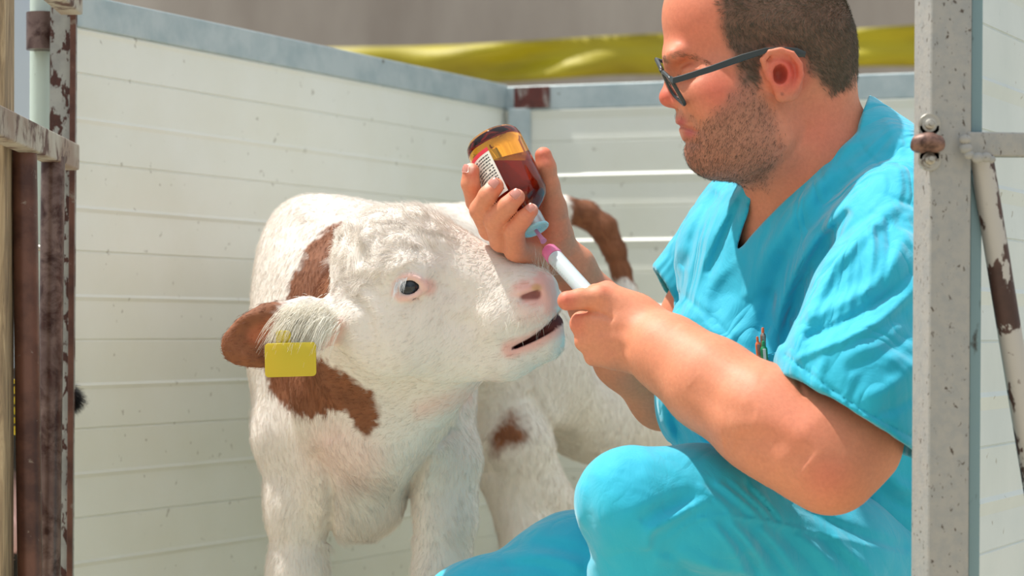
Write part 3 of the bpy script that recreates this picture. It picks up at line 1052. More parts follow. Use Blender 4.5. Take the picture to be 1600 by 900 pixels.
# cranium and face
H.add(f_ell(mh(1222, 52), (mr(110), .077, mr(104)), RM), .01)
H.add(f_ell(mh(1260, 92), (mr(74), .066, mr(72)), RM), .02)
H.add(f_ell(mh(1122, 28), (mr(88), .064, mr(96)), RM), .03)
H.add(f_ell(mh(1135, 140), (mr(80), .058, mr(84)), RM), .03)
H.add(f_cap(mh(1054, 88, -.032), mh(1052, 88, .032), mr(14), mr(14)), .022)       # brow
for s in (-1, 1):
    H.add(f_ell(mh(1160, 178, s * .022), (mr(84), .048, mr(92)), RM), .03)            # cheek / jaw mass
    H.add(f_ell(mh(1110, 148, s * .036), (mr(38), .021, mr(26)), RM), .03)            # cheekbone
    H.add(f_cap(mh(1118, 238, s * .012), mh(1208, 226, s * .046), mr(32), mr(34)), .03)
    H.sub(f_ell(mh(1066, 112, s * .036), (mr(18), .011, mr(10)), RM), .018)
    H.add(f_ell(mh(1080, 113, s * .030), (mr(16), .014, mr(10)), RM), .006)           # lowered eyelid
H.add(f_cap(mh(1052, 100), mh(1050, 146), mr(10), mr(15), (*LAT, .75)), .012)
H.add(f_ell(mh(1046, 153), (mr(16), .012, mr(14)), RM), .008)
for s in (-1, 1):
    H.add(f_ell(mh(1062, 160, s * .014), (mr(12), .0065, mr(9)), RM), .005)
    H.sub(f_ell(mh(1056, 170, s * .008), (mr(6), .003, mr(4)), RM), .002)
H.add(f_ell(mh(1096, 192), (mr(30), .036, mr(26)), RM), .015)
H.add(f_cap(mh(1066, 189, -.012), mh(1066, 189, .012), mr(9), mr(9)), .006)        # upper lip
H.add(f_cap(mh(1078, 208, -.012), mh(1078, 208, .012), mr(9.5), mr(9.5)), .006)        # lower lip
H.fold([(1060, 197), (1072, 199), (1090, 206)], 3.2, -.0035, 3.3, taper=False)
H.add(f_ell(mh(1106, 240), (mr(30), .028, mr(26)), RM), .012)
H.fold([(1068, 222), (1080, 224), (1096, 222)], 7, -.003, 3.3)
H.fold([(1066, 166), (1082, 178), (1098, 200), (1104, 214)], 6, -.0022, 3.0)
H.fold([(1064, 120), (1080, 125), (1098, 118)], 3, -.0010, 3.0)
H.fold([(1060, 112), (1078, 116), (1094, 110)], 2.2, -.0012, 3.0)
H.fold([(1120, 230), (1160, 240), (1200, 225)], 12, .0015, 3.0)
# double chin and neck
H.add(f_cap(P(1195, 232, 2.95), P(1255, 250, 2.96), mr(50), mr(70)), .03)
H.add(f_cap(P(1262, 170, 2.975), P(1292, 290, 2.99), mr(80), mr(84)), .03)
H.add(f_cap(P(1240, 260, 2.98), P(1235, 360, 3.0), mr(66), mr(72)), .03)
TORSO = [f_cap(P(1318, 222, 2.99), P(1430, 330, 2.92), mr(42), mr(56)), f_cap(P(1290, 350, 2.98), P(1392, 360, 2.88), mr(70), mr(64)), f_cap(P(1235, 350, 3.01), P(1260, 520, 3.02), mr(76), mr(100))]
for _f in TORSO:
    H.add(_f, .03)
H.fold([(1330, 118), (1318, 140), (1290, 160)], 8, -.002, 3.0)
H.fold([(1178, 276), (1215, 262), (1250, 225), (1262, 190)], 9, -.0025, 3.0)
# ear
EL = -.075
H.add(f_ell(mh(1217, 112, EL + .002), (mr(25), .010, mr(36)), RM @ rotm('Y', -8)), .008)
H.add(f_ell(mh(1228, 118, EL - .004), (mr(28), .0085, mr(41)), RM @ rotm('Z', 10) @ rotm('Y', -10)), .004)
H.sub(f_ell(mh(1220, 116, EL - .012), (mr(12), .016, mr(15)), RM), .003)
H.fold([(1203, 96), (1212, 91), (1226, 92), (1238, 100), (1243, 118), (1238, 136)], 3.2, -.0030, 2.93)
H.fold([(1226, 98), (1234, 112), (1232, 130), (1220, 138)], 4, .0016, 2.93)
helix = [(1196, 108, -.077), (1192, 94, -.081), (1202, 81, -.083), (1220, 78, -.086), (1238, 84, -.088), (1250, 100, -.088), (1252, 118, -.086), (1244, 138, -.083), (1230, 152, -.080), (1219, 154, -.078)]
H.add(f_chain([(mh(*t), mr(4.6)) for t in helix], .001), .004)
H.add(f_ell(mh(1222, 147, -.079), (mr(11), .006, mr(11)), RM), .004)
H.add(f_ell(mh(1202, 118, -.080), (mr(6), .004, mr(8)), RM), .004)
# chest under the V
# near arm
H.add(chainx([(1396, 350, 2.87, 74), (1370, 520, 2.80, 78), (1326, 690, 2.735, 74), (1300, 734, 2.71, 60)], .03), .05)
H.add(chainx([(1298, 738, 2.71, 56), (1255, 698, 2.72, 72), (1195, 655, 2.745, 77), (1110, 600, 2.79, 66), (1045, 553, 2.83, 53), (1002, 524, 2.835 + HN, 46)], .03), .03)
H.fold([(1246, 592), (1250, 606), (1258, 620)], 4, -.0030, 2.75)
H.fold([(1130, 690), (1190, 680), (1240, 700), (1265, 720)], 18, -.0035, 2.8)
H.fold([(1080, 600), (1130, 640), (1180, 650)], 16, -.0018, 2.8)
H.fold([(1150, 690), (1210, 715), (1255, 735)], 22, -.002, 2.8)
H.fold([(1060, 505), (1120, 560), (1190, 590)], 20, .0015, 2.8)
# near hand: back of the hand, knuckles, thumb, four curled fingers
H.add(f_cap(*[x for x in (P(1000, 522, 2.838 + HN), P(955, 512, 2.832 + HN))], .033, .0315, (.3, 1, 0, .72)), .02)
H.add(f_cap(P(1000, 534, 2.838 + HN), P(958, 540, 2.838 + HN), .030, .026, (.3, 1, 0, .75)), .02)
H.add(f_cap(P(985, 490, 2.842 + HN), P(952, 470, 2.842 + HN), .024, .020, (.3, 1, 0, .8)), .02)
H.add(chainx(shd([(948, 456, 2.852, 18), (930, 458, 2.872, 14), (922, 464, 2.893, 12), (930, 478, 2.900, 11)], HN), .003), .006)
for dy, x0, y0 in ((0, 906, 506), (0, 913, 533), (0, 926, 557)):
    k = {506: 19, 533: 18.5, 557: 16}[y0]
    H.add(chainx(shd([(x0 + 52, y0 - 6, 2.830, k + 1), (x0 + 26, y0 - 3, 2.827, k), (x0 + 2, y0, 2.836, k - 2.5), (x0 + 2, y0 - 3, 2.858, k - 4), (x0 + 20, y0 - 8, 2.880, k - 6)], HN), .006), .007)
H.add(chainx(shd([(886, 470, 2.822, 15.5), (908, 467, 2.824, 15), (936, 465, 2.826, 18), (978, 486, 2.835, 27)], HN), .006), .007)
H.fold([(900, 489), (920, 487), (945, 492), (958, 500)], 4, -.003, 2.88)
H.fold([(906, 455), (910, 466), (908, 480)], 2.5, -.0008, 2.88)
H.fold([(912, 455), (916, 466), (914, 480)], 2.5, -.0007, 2.88)
H.fold([(985, 520), (960, 515), (935, 520)], 10, -.001, 2.88)
H.fold([(985, 545), (965, 545), (945, 548)], 8, -.001, 2.88)
# far arm
H.add(chainx([(1140, 380, 3.17, 60), (1090, 500, 3.22, 55), (1036, 620, 3.20, 48), (980, 556, 3.14, 50), (932, 478, 3.11, 39), (896, 420, 3.035 + HF, 32)], .02), .03)
# far hand
H.add(chainx(shd([(894, 416, 3.033, 33), (862, 394, 3.022, 38), (846, 352, 3.020, 34)], HF), .01, (0, 1, 0, .75)), .015)
H.add(f_cap(P(855, 404, 3.015 + HF), P(818, 392, 3.005 + HF), mr(31), mr(28)), .012)
H.add(chainx(shd([(849, 243, 2.985, 13.5), (853, 262, 2.985, 15.5), (858, 290, 2.99, 16), (864, 325, 3.0, 21), (868, 365, 3.01, 28)], HF), .005), .010)
H.add(chainx(shd([(736, 268, 2.950, 13.5), (735, 287, 2.952, 14.5), (744, 315, 2.968, 16), (776, 340, 2.998, 17), (825, 350, 3.02, 20)], HF), .003), .003)
H.add(chainx(shd([(774, 291, 2.917, 13.5), (762, 306, 2.917, 15), (751, 328, 2.930, 17.5), (766, 358, 2.962, 18), (815, 372, 3.008, 22)], HF), .003), .001)
H.add(chainx(shd([(807, 308, 2.906, 13.5), (793, 322, 2.908, 15), (773, 344, 2.923, 17.5), (783, 376, 2.955, 18), (822, 386, 3.003, 22)], HF), .003), .001)
H.add(chainx(shd([(830, 329, 2.908, 11.5), (819, 341, 2.911, 13.5), (803, 360, 2.922, 16.5), (805, 390, 2.950, 18), (836, 402, 3.000, 24)], HF), .003), .001)
for c0, c1 in (((752, 300), (768, 316)), ((784, 316), (800, 334)), ((812, 338), (825, 350))):
    H.fold([c0, c1], 2.2, -.0008, 2.96 + HF)
H.fold([(842, 404), (848, 385), (866, 372), (892, 366)], 3, -.0014, 3.12)
H.fold([(864, 352), (878, 345), (890, 338)], 3, -.0012, 3.12)
H.fold([(878, 396), (890, 402), (900, 398)], 3, -.001, 3.12)
# nails: thin plates
def nail(c, ax, r, D):
    a = math.radians(ax)
    R = rotm('Y', -ax)
    H.add(f_ell(P(c[0], c[1], D), (r[0] * SM, .0035, r[1] * SM), R), .0006)
NAILS = [((764, 286), 2.907, 40), ((807, 303), 2.897, 42), ((833, 322), 2.904, 42), ((734, 262), 2.941, 80)]

vt, qd = H.mesh((P(715, 0, 3.0)[0], 2.62, P(0, 830, 2.7)[2]), (P(1490, 0, 2.95)[0], 3.29, P(0, -62, 2.95)[2]), .0019)
me = to_mesh('person', vt, qd, 1)
co = coords(me); no = normals(me); q = proj(co)
pr = lambda p, w: _ss(soft_poly(q, p, w))
headm = (co[:, 1] < 3.08) & (q[:, 0] > 1000) & (q[:, 1] < 330)
n1 = vnoise(co, 35, 1); n2 = vnoise(co, 120, 2)
S0 = np.array(lin((216, 140, 106)))
col = S0[None] * (1 + .05 * n1[:, None] + .03 * n2[:, None])
red = np.zeros(len(co))
def near(x, y, r, s=1.0): return s * _ss(1 - np.hypot(q[:, 0] - x, q[:, 1] - y) / r)
for a in (near(1040, 152, 34, .7), near(1120, 140, 70, .55), near(1228, 115, 58, .95), near(1090, 40, 110, .35), near(1290, 210, 110, .35), near(1250, 260, 90, .3)):
    red = np.maximum(red, a * headm)
for x, y, r, s in ((884, 470, 30, .5), (736, 266, 22, .55), (772, 288, 20, .4), (808, 306, 20, .4), (833, 326, 20, .4), (850, 242, 30, .45), (900, 510, 26, .35), (948, 446, 22, .3), (1290, 745, 60, .3), (1250, 640, 120, .2), (850, 370, 70, .25)):
    red = np.maximum(red, near(x, y, r, s) * ~headm)
RED = np.array(lin((212, 84, 70)))
col = col * (1 - red[:, None]) + RED * red[:, None]
lips = np.maximum(near(1064, 191, 16, 1), near(1077, 208, 17, 1)) * headm
col = col * (1 - lips[:, None]) + np.array(lin((188, 96, 92))) * lips[:, None]
hair_p = [(1128, -80), (1127, 0), (1125, 40), (1136, 66), (1146, 84), (1152, 104), (1164, 128), (1182, 134), (1190, 118), (1190, 88), (1206, 74), (1236, 74), (1256, 92), (1268, 108), (1282, 126), (1302, 146), (1326, 134), (1345, 100), (1350, -80)]
beard_p = [(1160, 112), (1150, 136), (1122, 168), (1100, 190), (1092, 200), (1072, 222), (1060, 250), (1090, 290), (1200, 292), (1212, 262), (1222, 226), (1212, 184), (1190, 150), (1184, 120)]
must_p = [(1054, 174), (1066, 170), (1084, 180), (1096, 200), (1090, 214), (1082, 200), (1070, 186), (1058, 184)]
qj = q + np.stack([n2, vnoise(co, 120, 5)], 1) * 5
hairm = _ss(soft_poly(qj, hair_p, 26) * 1.15) * headm * (co[:, 1] > 0)
earfn = f_chain([(mh(*t), mr(4.6)) for t in helix], .001)(co)
earm2 = (earfn < .0065) | (f_ell(mh(1218, 114, EL - .004), (mr(26), .012, mr(34)), RM)(co) < .002)
earm2 = earm2 | (in_poly(q, [(1189, 108), (1193, 84), (1204, 75), (1225, 73), (1250, 88), (1258, 118), (1247, 146), (1222, 160), (1206, 152), (1194, 130)]) & (co[:, 1] < 2.95))
hairm = hairm * ~earm2
beard = np.maximum(_ss(soft_poly(qj, beard_p, 26)), .55 * _ss(soft_poly(qj, must_p, 8))) * headm * ~earm2
bc = np.array(lin((128, 100, 88)))
fb = (.52 * beard * (1 - lips))[:, None]
col = col * (1 - fb) + bc * fb
col = col * (1 - .85 * hairm[:, None]) + np.array(lin((88, 74, 60))) * .85 * hairm[:, None]
lash = _ss((2.6 - poly_dist(q, [(1060, 119), (1074, 123), (1090, 119)])[0]) / 2) * headm * (co[:, 1] < 2.95) * .75
col = col * (1 - lash[:, None]) + np.array(lin((92, 52, 42))) * lash[:, None]
conc = _ss(1.5 - 1.3 * np.hypot((q[:, 0] - 1220) / 13, (q[:, 1] - 115) / 16)) * headm * (co[:, 1] < 2.93) * .42  # shade of the ear's hollow, mixed into the skin colour
col = col * (1 - conc[:, None]) + np.array(lin((112, 62, 50))) * conc[:, None]
mole = near(1222, 147, 4.5, .8) * headm
col = col * (1 - mole[:, None]) + np.array(lin((110, 60, 50))) * mole[:, None]
for (x, y), D, ang in NAILS:
    a = math.radians(ang)
    u = (q[:, 0] - x) * math.cos(a) - (q[:, 1] - y) * math.sin(a)
    v = (q[:, 0] - x) * math.sin(a) + (q[:, 1] - y) * math.cos(a)
    nm = _ss(1.6 - 1.2 * np.hypot(u / 9.0, v / 7.0)) * (co[:, 1] < 2.96 + HF) * .75
    col = col * (1 - nm[:, None]) + np.array(lin((246, 202, 184))) * nm[:, None]
set_col(me, np.clip(col, 0, 1))
M_skin = NT('skin', rough=.58, Subsurface_Weight=.25, Subsurface_Scale=.006)
M_skin.b.inputs['Subsurface Radius'].default_value = (1, .35, .2)
M_skin.col(M_skin.mix(.5, M_skin.attr(), M_skin.ramp(M_skin.noise(220, 3, .6), [(.3, (.78, .72, .70, 1)), (.7, (1, 1, 1, 1))]), 'MULTIPLY'))
M_skin.bump(M_skin.noise(500, 3, .6), .22, .0008)
man = link('person', me, M_skin, label='crouching person in turquoise scrubs and dark glasses, drawing medicine into a syringe', cat='person')

# ---- fingernails on the far hand
M_nail = NT('nail', L(238, 178, 164), .25, Coat_Weight=.4)
for (c_, t_, sc_) in (((774, 291, 2.917), (.62, -.1, .75), 1), ((807, 308, 2.906), (.66, -.1, .72), 1), ((830, 329, 2.908), (.62, -.1, .72), .86), ((736, 268, 2.950), (.1, 0, 1), .9)):
    cc_ = Vector(P(c_[0], c_[1], c_[2] + HF)); lg = Vector(t_).normalized()
    nd = Vector((-.28, -.9, .28)) if sc_ != .9 else Vector((-.75, -.62, .1))
    nd = (nd - lg * nd.dot(lg)).normalized(); wd_ = lg.cross(nd)
    rr_ = (.0101 if sc_ != .86 else .0087)
    bm = bmesh.new()
    rows_ = []
    for a_ in range(-3, 11):
        u_ = a_ / 10 * .0085 * sc_
        rows_.append([])
        for b_ in range(-6, 7):
            an = b_ / 6 * .60
            kk = 1.0 if a_ < 8 else math.sqrt(max(1 - ((a_ - 8) / 2.6) ** 2, .1))
            an *= kk * (1 if a_ > -3 else .8)
            # follows the round fingertip, standing slightly proud
            rad_ = (rr_ + .0007) * math.sqrt(max(1 - (max(u_, 0) / (rr_ + .004)) ** 2, .1))
            rows_[-1].append(bm.verts.new(cc_ + lg * u_ + (nd * math.cos(an) + wd_ * math.sin(an)) * rad_))
    for r0_, r1_ in zip(rows_[:-1], rows_[1:]):
        for k_ in range(12):
            bm.faces.new((r0_[k_], r0_[k_ + 1], r1_[k_ + 1], r1_[k_]))
    bmesh.ops.solidify(bm, geom=bm.faces[:], thickness=.0006)
    bm_link('fingernail', bm, M_nail, man, smooth=True)

# ---- hair and stubble
M_hair = NT('short_hair', rough=.5)
M_hair.col(M_hair.attr())
def grow(name, mask, n, ln, rad, c, flow, lift, label=None, var=.25):
    cand = np.nonzero(mask > rg.random(len(mask)))[0]
    i = rg.choice(cand, n)
    r = co[i] + rg.normal(0, .0009, (n, 3)) - no[i] * .0008
    fl = flow(q[i], co[i])
    tn = unit(fl - (fl * no[i]).sum(1, keepdims=True) * no[i])
    d = unit(tn + no[i] * lift + rg.normal(0, .22, (n, 3)))
    cc = np.array(c) * rg.uniform(1 - var, 1 + var, (n, 1))
    return strands(name, r, d, ln * rg.uniform(.55, 1.15, n), rad, M_hair, man, np.clip(cc, 0, 1), curl=-no[i] * .3, npt=3, label=label)
def flow_h(qq, cc):
    f = np.tile(np.array([.55, 0, -.75]), (len(qq), 1))
    k = np.clip((qq[:, 1] - 0) / 90, 0, 1)[:, None]
    f = f * k + np.array([-.35, -.2, .05]) * (1 - k)
    return f + np.stack([vnoise(cc, 30, 1), vnoise(cc, 30, 2), vnoise(cc, 30, 3)], 1) * .12
grow('hair', hairm ** 2, 46000, .0072, .00018, lin((92, 82, 66)), flow_h, .7, 'short dark brown hair greying at the temple', .45)
fullb = beard * (1 - lips) * (1 - hairm)
grow('stubble', fullb * (.25 + .75 * _ss(soft_poly(q, beard_p, 60))), 19000, .0048, .00013, lin((96, 76, 62)), lambda a, b: np.tile(np.array([-.25, 0, -.8]), (len(a), 1)), .6, 'brown stubble beard', .5)
browm = _ss((5.5 - poly_dist(q, [(1040, 90), (1056, 82), (1086, 90), (1104, 99)])[0]) / 4) * headm * (co[:, 1] < 2.95)
grow('eyebrow', browm, 500, .007, .00014, lin((140, 104, 78)), lambda a, b: np.tile(np.array([.9, 0, -.2]), (len(a), 1)), .3)
armm = ((q[:, 0] > 990) & (q[:, 0] < 1260) & (q[:, 1] > 440) & (co[:, 1] < 2.95)) * .9
grow('arm_hair', armm, 2600, .008, .00006, lin((206, 168, 130)), lambda a, b: np.tile(np.array([.5, 0, -.6]), (len(a), 1)), .25)

# ---- glasses
gl = empty('glasses', label='dark-framed glasses worn by the person, temple arm hooked over the ear', cat='glasses')
M_frame = NT('frame_black', L(48, 54, 54), .35)
M_lens = NT('lens', (.95, .98, 1, 1), .02, Transmission_Weight=1.0, IOR=1.1)
def rim(pts, name):
    P4 = [Vector(mh(*p)) for p in pts]
    out = []
    n = len(P4)
    for i in range(n):
        a, b, c = P4[i - 1], P4[i], P4[(i + 1) % n]
        p0 = b + (a - b) * .28; p1 = b + (c - b) * .28
        for t in (0, .25, .5, .75, 1):
            out.append(p0 * (1 - t) ** 2 + b * 2 * t * (1 - t) + p1 * t * t)
    bm = bmesh.new()
    seg = 10; rings = []
    K = len(out)
    nrm = (P4[1] - P4[0]).cross(P4[2] - P4[0]).normalized()
    for i in range(K):
        d = (out[(i + 1) % K] - out[i - 1]).normalized()
        x = nrm; y = d.cross(x).normalized()
        rings.append([bm.verts.new(out[i] + x * math.cos(2 * math.pi * k / seg) * .0023 + y * math.sin(2 * math.pi * k / seg) * .0021) for k in range(seg)])
    for i in range(K):
        r0, r1 = rings[i], rings[(i + 1) % K]
        for k in range(seg):
            bm.faces.new((r0[k], r0[(k + 1) % seg], r1[(k + 1) % seg], r1[k]))
    bm_link(name, bm, M_frame, gl, smooth=True)
    bm = bmesh.new()
    top = [bm.verts.new(p + nrm * .0006) for p in out]; bot = [bm.verts.new(p - nrm * .0006) for p in out]
    bm.faces.new(top); bm.faces.new(bot[::-1])
    for i in range(K):
        bm.faces.new((top[i], bot[i], bot[(i + 1) % K], top[(i + 1) % K]))
    bm_link('lens', bm, M_lens, gl)
rim([(1047, 122, -.064), (1034, 110, -.012), (1052, 148, -.014), (1073, 167, -.056)], 'rim')
rim([(1033, 106, .010), (1024, 90, .062), (1044, 130, .056), (1050, 146, .014)], 'rim')
bm = bmesh.new()
bm_tube(bm, [mh(1034, 112, -.013), mh(1032, 109, 0), mh(1033, 108, .011)], .002, 12)
bm_link('bridge', bm, M_frame, gl, smooth=True)
bm = bmesh.new()
tp = [(1047, 122, -.066), (1052, 126, -.0735), (1066, 122, -.0755), (1110, 108, -.0780), (1160, 90, -.0800), (1196, 79, -.0830), (1222, 78, -.0850), (1244, 82, -.0820), (1258, 85, -.080)]
hh = [.0028, .0036, .0034, .0036, .0038, .0030, .0034, .0052, .0030]
rings = []
for i, t in enumerate(tp):
    a = Vector(mh(*tp[max(i - 1, 0)])); b = Vector(mh(*tp[min(i + 1, len(tp) - 1)]))
    d = (b - a).normalized(); yv = Vector((0, 1, 0)); up = d.cross(yv).normalized(); x = up.cross(d)
    c = Vector(mh(*t))
    rings.append([bm.verts.new(c + up * hh[i] * sy + x * .0013 * sx) for sx, sy in ((-1, -.8), (-1, .8), (-.5, 1), (.5, 1), (1, .8), (1, -.8), (.5, -1), (-.5, -1))])
for r0, r1 in zip(rings[:-1], rings[1:]):
    for k in range(8):
        bm.faces.new((r0[k], r0[(k + 1) % 8], r1[(k + 1) % 8], r1[k]))
bm.faces.new(rings[0]); bm.faces.new(rings[-1][::-1])
smooth_by_angle(bm_link('temple_arm', bm, M_frame, gl), 40)
bm = bmesh.new()
bm_tube(bm, [mh(1024, 92, .066), mh(1060, 105, .076), mh(1160, 85, .079), mh(1215, 80, .081), mh(1245, 92, .078)], [.002, .0024, .0026, .0026, .002], 10)
bm_link('temple_arm', bm, M_frame, gl, smooth=True)

# ---- scrub shirt
def f_prism(poly, dmax, dmin=0.0, s=SM):
    lo = np.min(poly, 0) - 60; hi = np.max(poly, 0) + 60
    def fn(p):
        q = proj(p)
        d, _ = poly_dist(q, list(poly) + [poly[0]])
        d = np.where(in_poly(q, poly), -d, d) * s
        return np.maximum(d, np.maximum(p[:, 1] - dmax, dmin - p[:, 1]))
    return fn
def f_plane(p0, n):
    n = np.array(n, float); n /= np.linalg.norm(n); p0 = np.array(p0)
    return lambda p: (p - p0) @ n
T = Body()
for _f in TORSO:
    T.add((lambda g: lambda p: g(p) - .0075)(_f), .01)
T.add(capx((1185, 425, 3.06, 112), (1180, 600, 3.02, 132)), .03)
T.add(capx((1150, 392, 3.09, 84), (1330, 390, 2.96, 112)), .06)
T.add(capx((1370, 400, 2.97, 112), (1365, 770, 3.0, 118)), .06)
T.add(capx((1165, 610, 3.03, 134), (1260, 770, 3.02, 135)), .05)
T.add(capx((1128, 352, 3.16, 48), (1160, 300, 3.10, 44)), .04)
T.add(capx((1340, 196, 3.0, 46), (1432, 292, 2.92, 74)), .05)
T.add(capx((1240, 310, 3.02, 66), (1330, 300, 2.98, 90)), .05)
# far sleeve
fs = lambda p: smax(smax(chainx([(1128, 365, 3.17, 62), (1072, 445, 3.20, 58), (1052, 480, 3.205, 58)])(p), f_plane(P(1046, 462, 3.2), (-.86, 0, -.5))(p), .002),
                    -chainx([(1075, 445, 3.20, 50), (1030, 505, 3.205, 54)])(p), .001)
T.add(fs, .012)
# near sleeve
def sleeve(p):
    o = chainx([(1398, 338, 2.87, 84), (1372, 470, 2.80, 102), (1338, 600, 2.755, 120), (1318, 690, 2.74, 128)], .03)(p)
    o = smax(o, f_plane(P(1328, 654, 2.76), (-.53, -.05, -.85))(p), .0015)
    inn = chainx([(1352, 585, 2.77, 84), (1334, 640, 2.755, 106), (1312, 710, 2.74, 116)], .02)(p)
    return smax(o, -inn, .001)
T.add(sleeve, .016)
T.sub(f_prism([(1362, 120), (1356, 154), (1341, 205), (1300, 243), (1250, 290), (1200, 338), (1160, 384), (1152, 390), (1166, 345), (1182, 283), (1120, 277), (1040, 150), (1200, 60)], 3.07), .002)
# collar facing, seams, hems
T.fold([(1352, 170), (1336, 220), (1300, 262), (1255, 305), (1205, 352), (1162, 394)], 4, .0008, 3.1, taper=False)
T.fold([(1340, 215), (1352, 240), (1380, 262), (1392, 290)], 2.2, -.0016, 3.1)
T.fold([(1375, 300), (1400, 312), (1440, 325)], 3, -.0022, 3.0)
T.fold([(1228, 555), (1300, 610), (1380, 660), (1440, 690)], 2.6, -.0026, 2.86, taper=False)
def fold(*a, **k): T.fold(*a, **k)
# sleeve folds
for pts, w, h in (
    ([(1400, 320), (1340, 370), (1290, 430), (1250, 520), (1232, 590)], 16, .009),
    ([(1370, 330), (1300, 380), (1262, 430), (1240, 500)], 10, -.007),
    ([(1420, 360), (1380, 440), (1300, 480), (1262, 500)], 15, .007),
    ([(1440, 405), (1390, 462), (1320, 505), (1255, 530)], 9, -.006),
    ([(1442, 440), (1380, 500), (1310, 535), (1245, 560)], 9, .006),
    ([(1442, 500), (1390, 550), (1320, 580)], 14, -.004),
    ([(1442, 560), (1400, 600), (1350, 625)], 16, .004),
    ([(1362, 335), (1366, 400), (1350, 465)], 7, .005),
    ([(1385, 335), (1392, 395), (1376, 450)], 6, -.004),
    ([(1290, 555), (1276, 590), (1290, 612)], 10, .004),
    ([(1440, 610), (1400, 640), (1360, 650)], 10, -.003),
): fold(pts, w * .8, h, 3.0)
# chest and front folds
for pts, w, h in (
    ([(1300, 262), (1240, 330), (1195, 400), (1170, 470)], 13, .0065),
    ([(1330, 265), (1270, 340), (1225, 410), (1195, 500), (1180, 560)], 12, -.006),
    ([(1345, 290), (1290, 350), (1245, 420), (1215, 500), (1205, 570)], 12, .007),
    ([(1330, 330), (1268, 400), (1235, 470), (1222, 540)], 9, -.007),
    ([(1160, 400), (1120, 430), (1095, 480), (1110, 520), (1150, 530)], 11, .005),
    ([(1150, 310), (1110, 380), (1090, 450), (1080, 520)], 10, .005),
    ([(1165, 300), (1130, 370), (1105, 430)], 7, -.005),
    ([(1120, 300), (1090, 350), (1070, 420)], 8, -.005),
    ([(1060, 455), (1090, 480), (1130, 515), (1160, 545)], 5, -.003),
    ([(1055, 470), (1050, 520), (1048, 560)], 9, .005),
    ([(1080, 500), (1075, 540), (1085, 570)], 7, -.004),
    ([(1130, 540), (1150, 560), (1180, 575)], 8, .004),
    ([(1040, 600), (1030, 650), (1050, 690)], 10, .006),
    ([(1062, 610), (1052, 650), (1070, 695)], 8, -.005),
    ([(1085, 640), (1090, 680), (1110, 700)], 9, .005),
    ([(1380, 175), (1400, 215), (1415, 270)], 10, .003),
    ([(1360, 700), (1400, 760), (1440, 770)], 10, .006),
    ([(1350, 745), (1390, 780), (1430, 800)], 8, -.005),
): fold(pts, w, h, 3.25)
T.disp(lambda p: .0016 * vnoise(p @ rotm('Y', 40) * np.array([1, 1, .45]), 34, 3) + .0009 * vnoise(p, 70, 4), 0)
# pocket
T.add(f_prism([(1183, 558), (1222, 548), (1230, 640), (1186, 650)], 2.905, 2.885), .002)
vt, qd = T.mesh((P(1008, 0, 3.1)[0], 2.62, P(0, 905, 2.95)[2]), (P(1492, 0, 2.95)[0], 3.34, P(0, 130, 2.98)[2]), .0026)
def scrub(RDG):
  M_scrub = NT('scrub_cotton', L(10, 176, 208), .75, Sheen_Weight=.34)
  M_scrub.col(M_scrub.ramp(M_scrub.noise(14, 4, .6), [(.3, L(8, 170, 202)), (.7, L(24, 180, 209))]))
  def _ridge(scale, stretch, dist):
      n_ = M_scrub.noise(scale, 2, .5, stretch, dist)
      a_ = M_scrub.n('ShaderNodeMath', operation='SUBTRACT'); M_scrub.l(n_, a_.inputs[0]); a_.inputs[1].default_value = .5
      b_ = M_scrub.n('ShaderNodeMath', operation='ABSOLUTE'); M_scrub.l(a_.outputs[0], b_.inputs[0])
      c_ = M_scrub.n('ShaderNodeMath', operation='MULTIPLY'); M_scrub.l(b_.outputs[0], c_.inputs[0]); c_.inputs[1].default_value = 4.0
      c_.use_clamp = True
      return c_.outputs[0]
  _n0 = M_scrub.bump(_ridge(11, (1, 1, .55), 1.2), RDG, .008)
  _n1 = M_scrub.bump(M_scrub.noise(32, 4, .6, (1, 1, .5), 1.0), .45, .004, prev=_n0)
  M_scrub.bump(M_scrub.noise(900, 2), .12, .0004, prev=_n1)
  return M_scrub
M_scrub = scrub(.75)
me = to_mesh('scrub_shirt', vt, qd, 1)
shirt = link('scrub_shirt', me, M_scrub, man, label='turquoise V-neck scrub shirt')

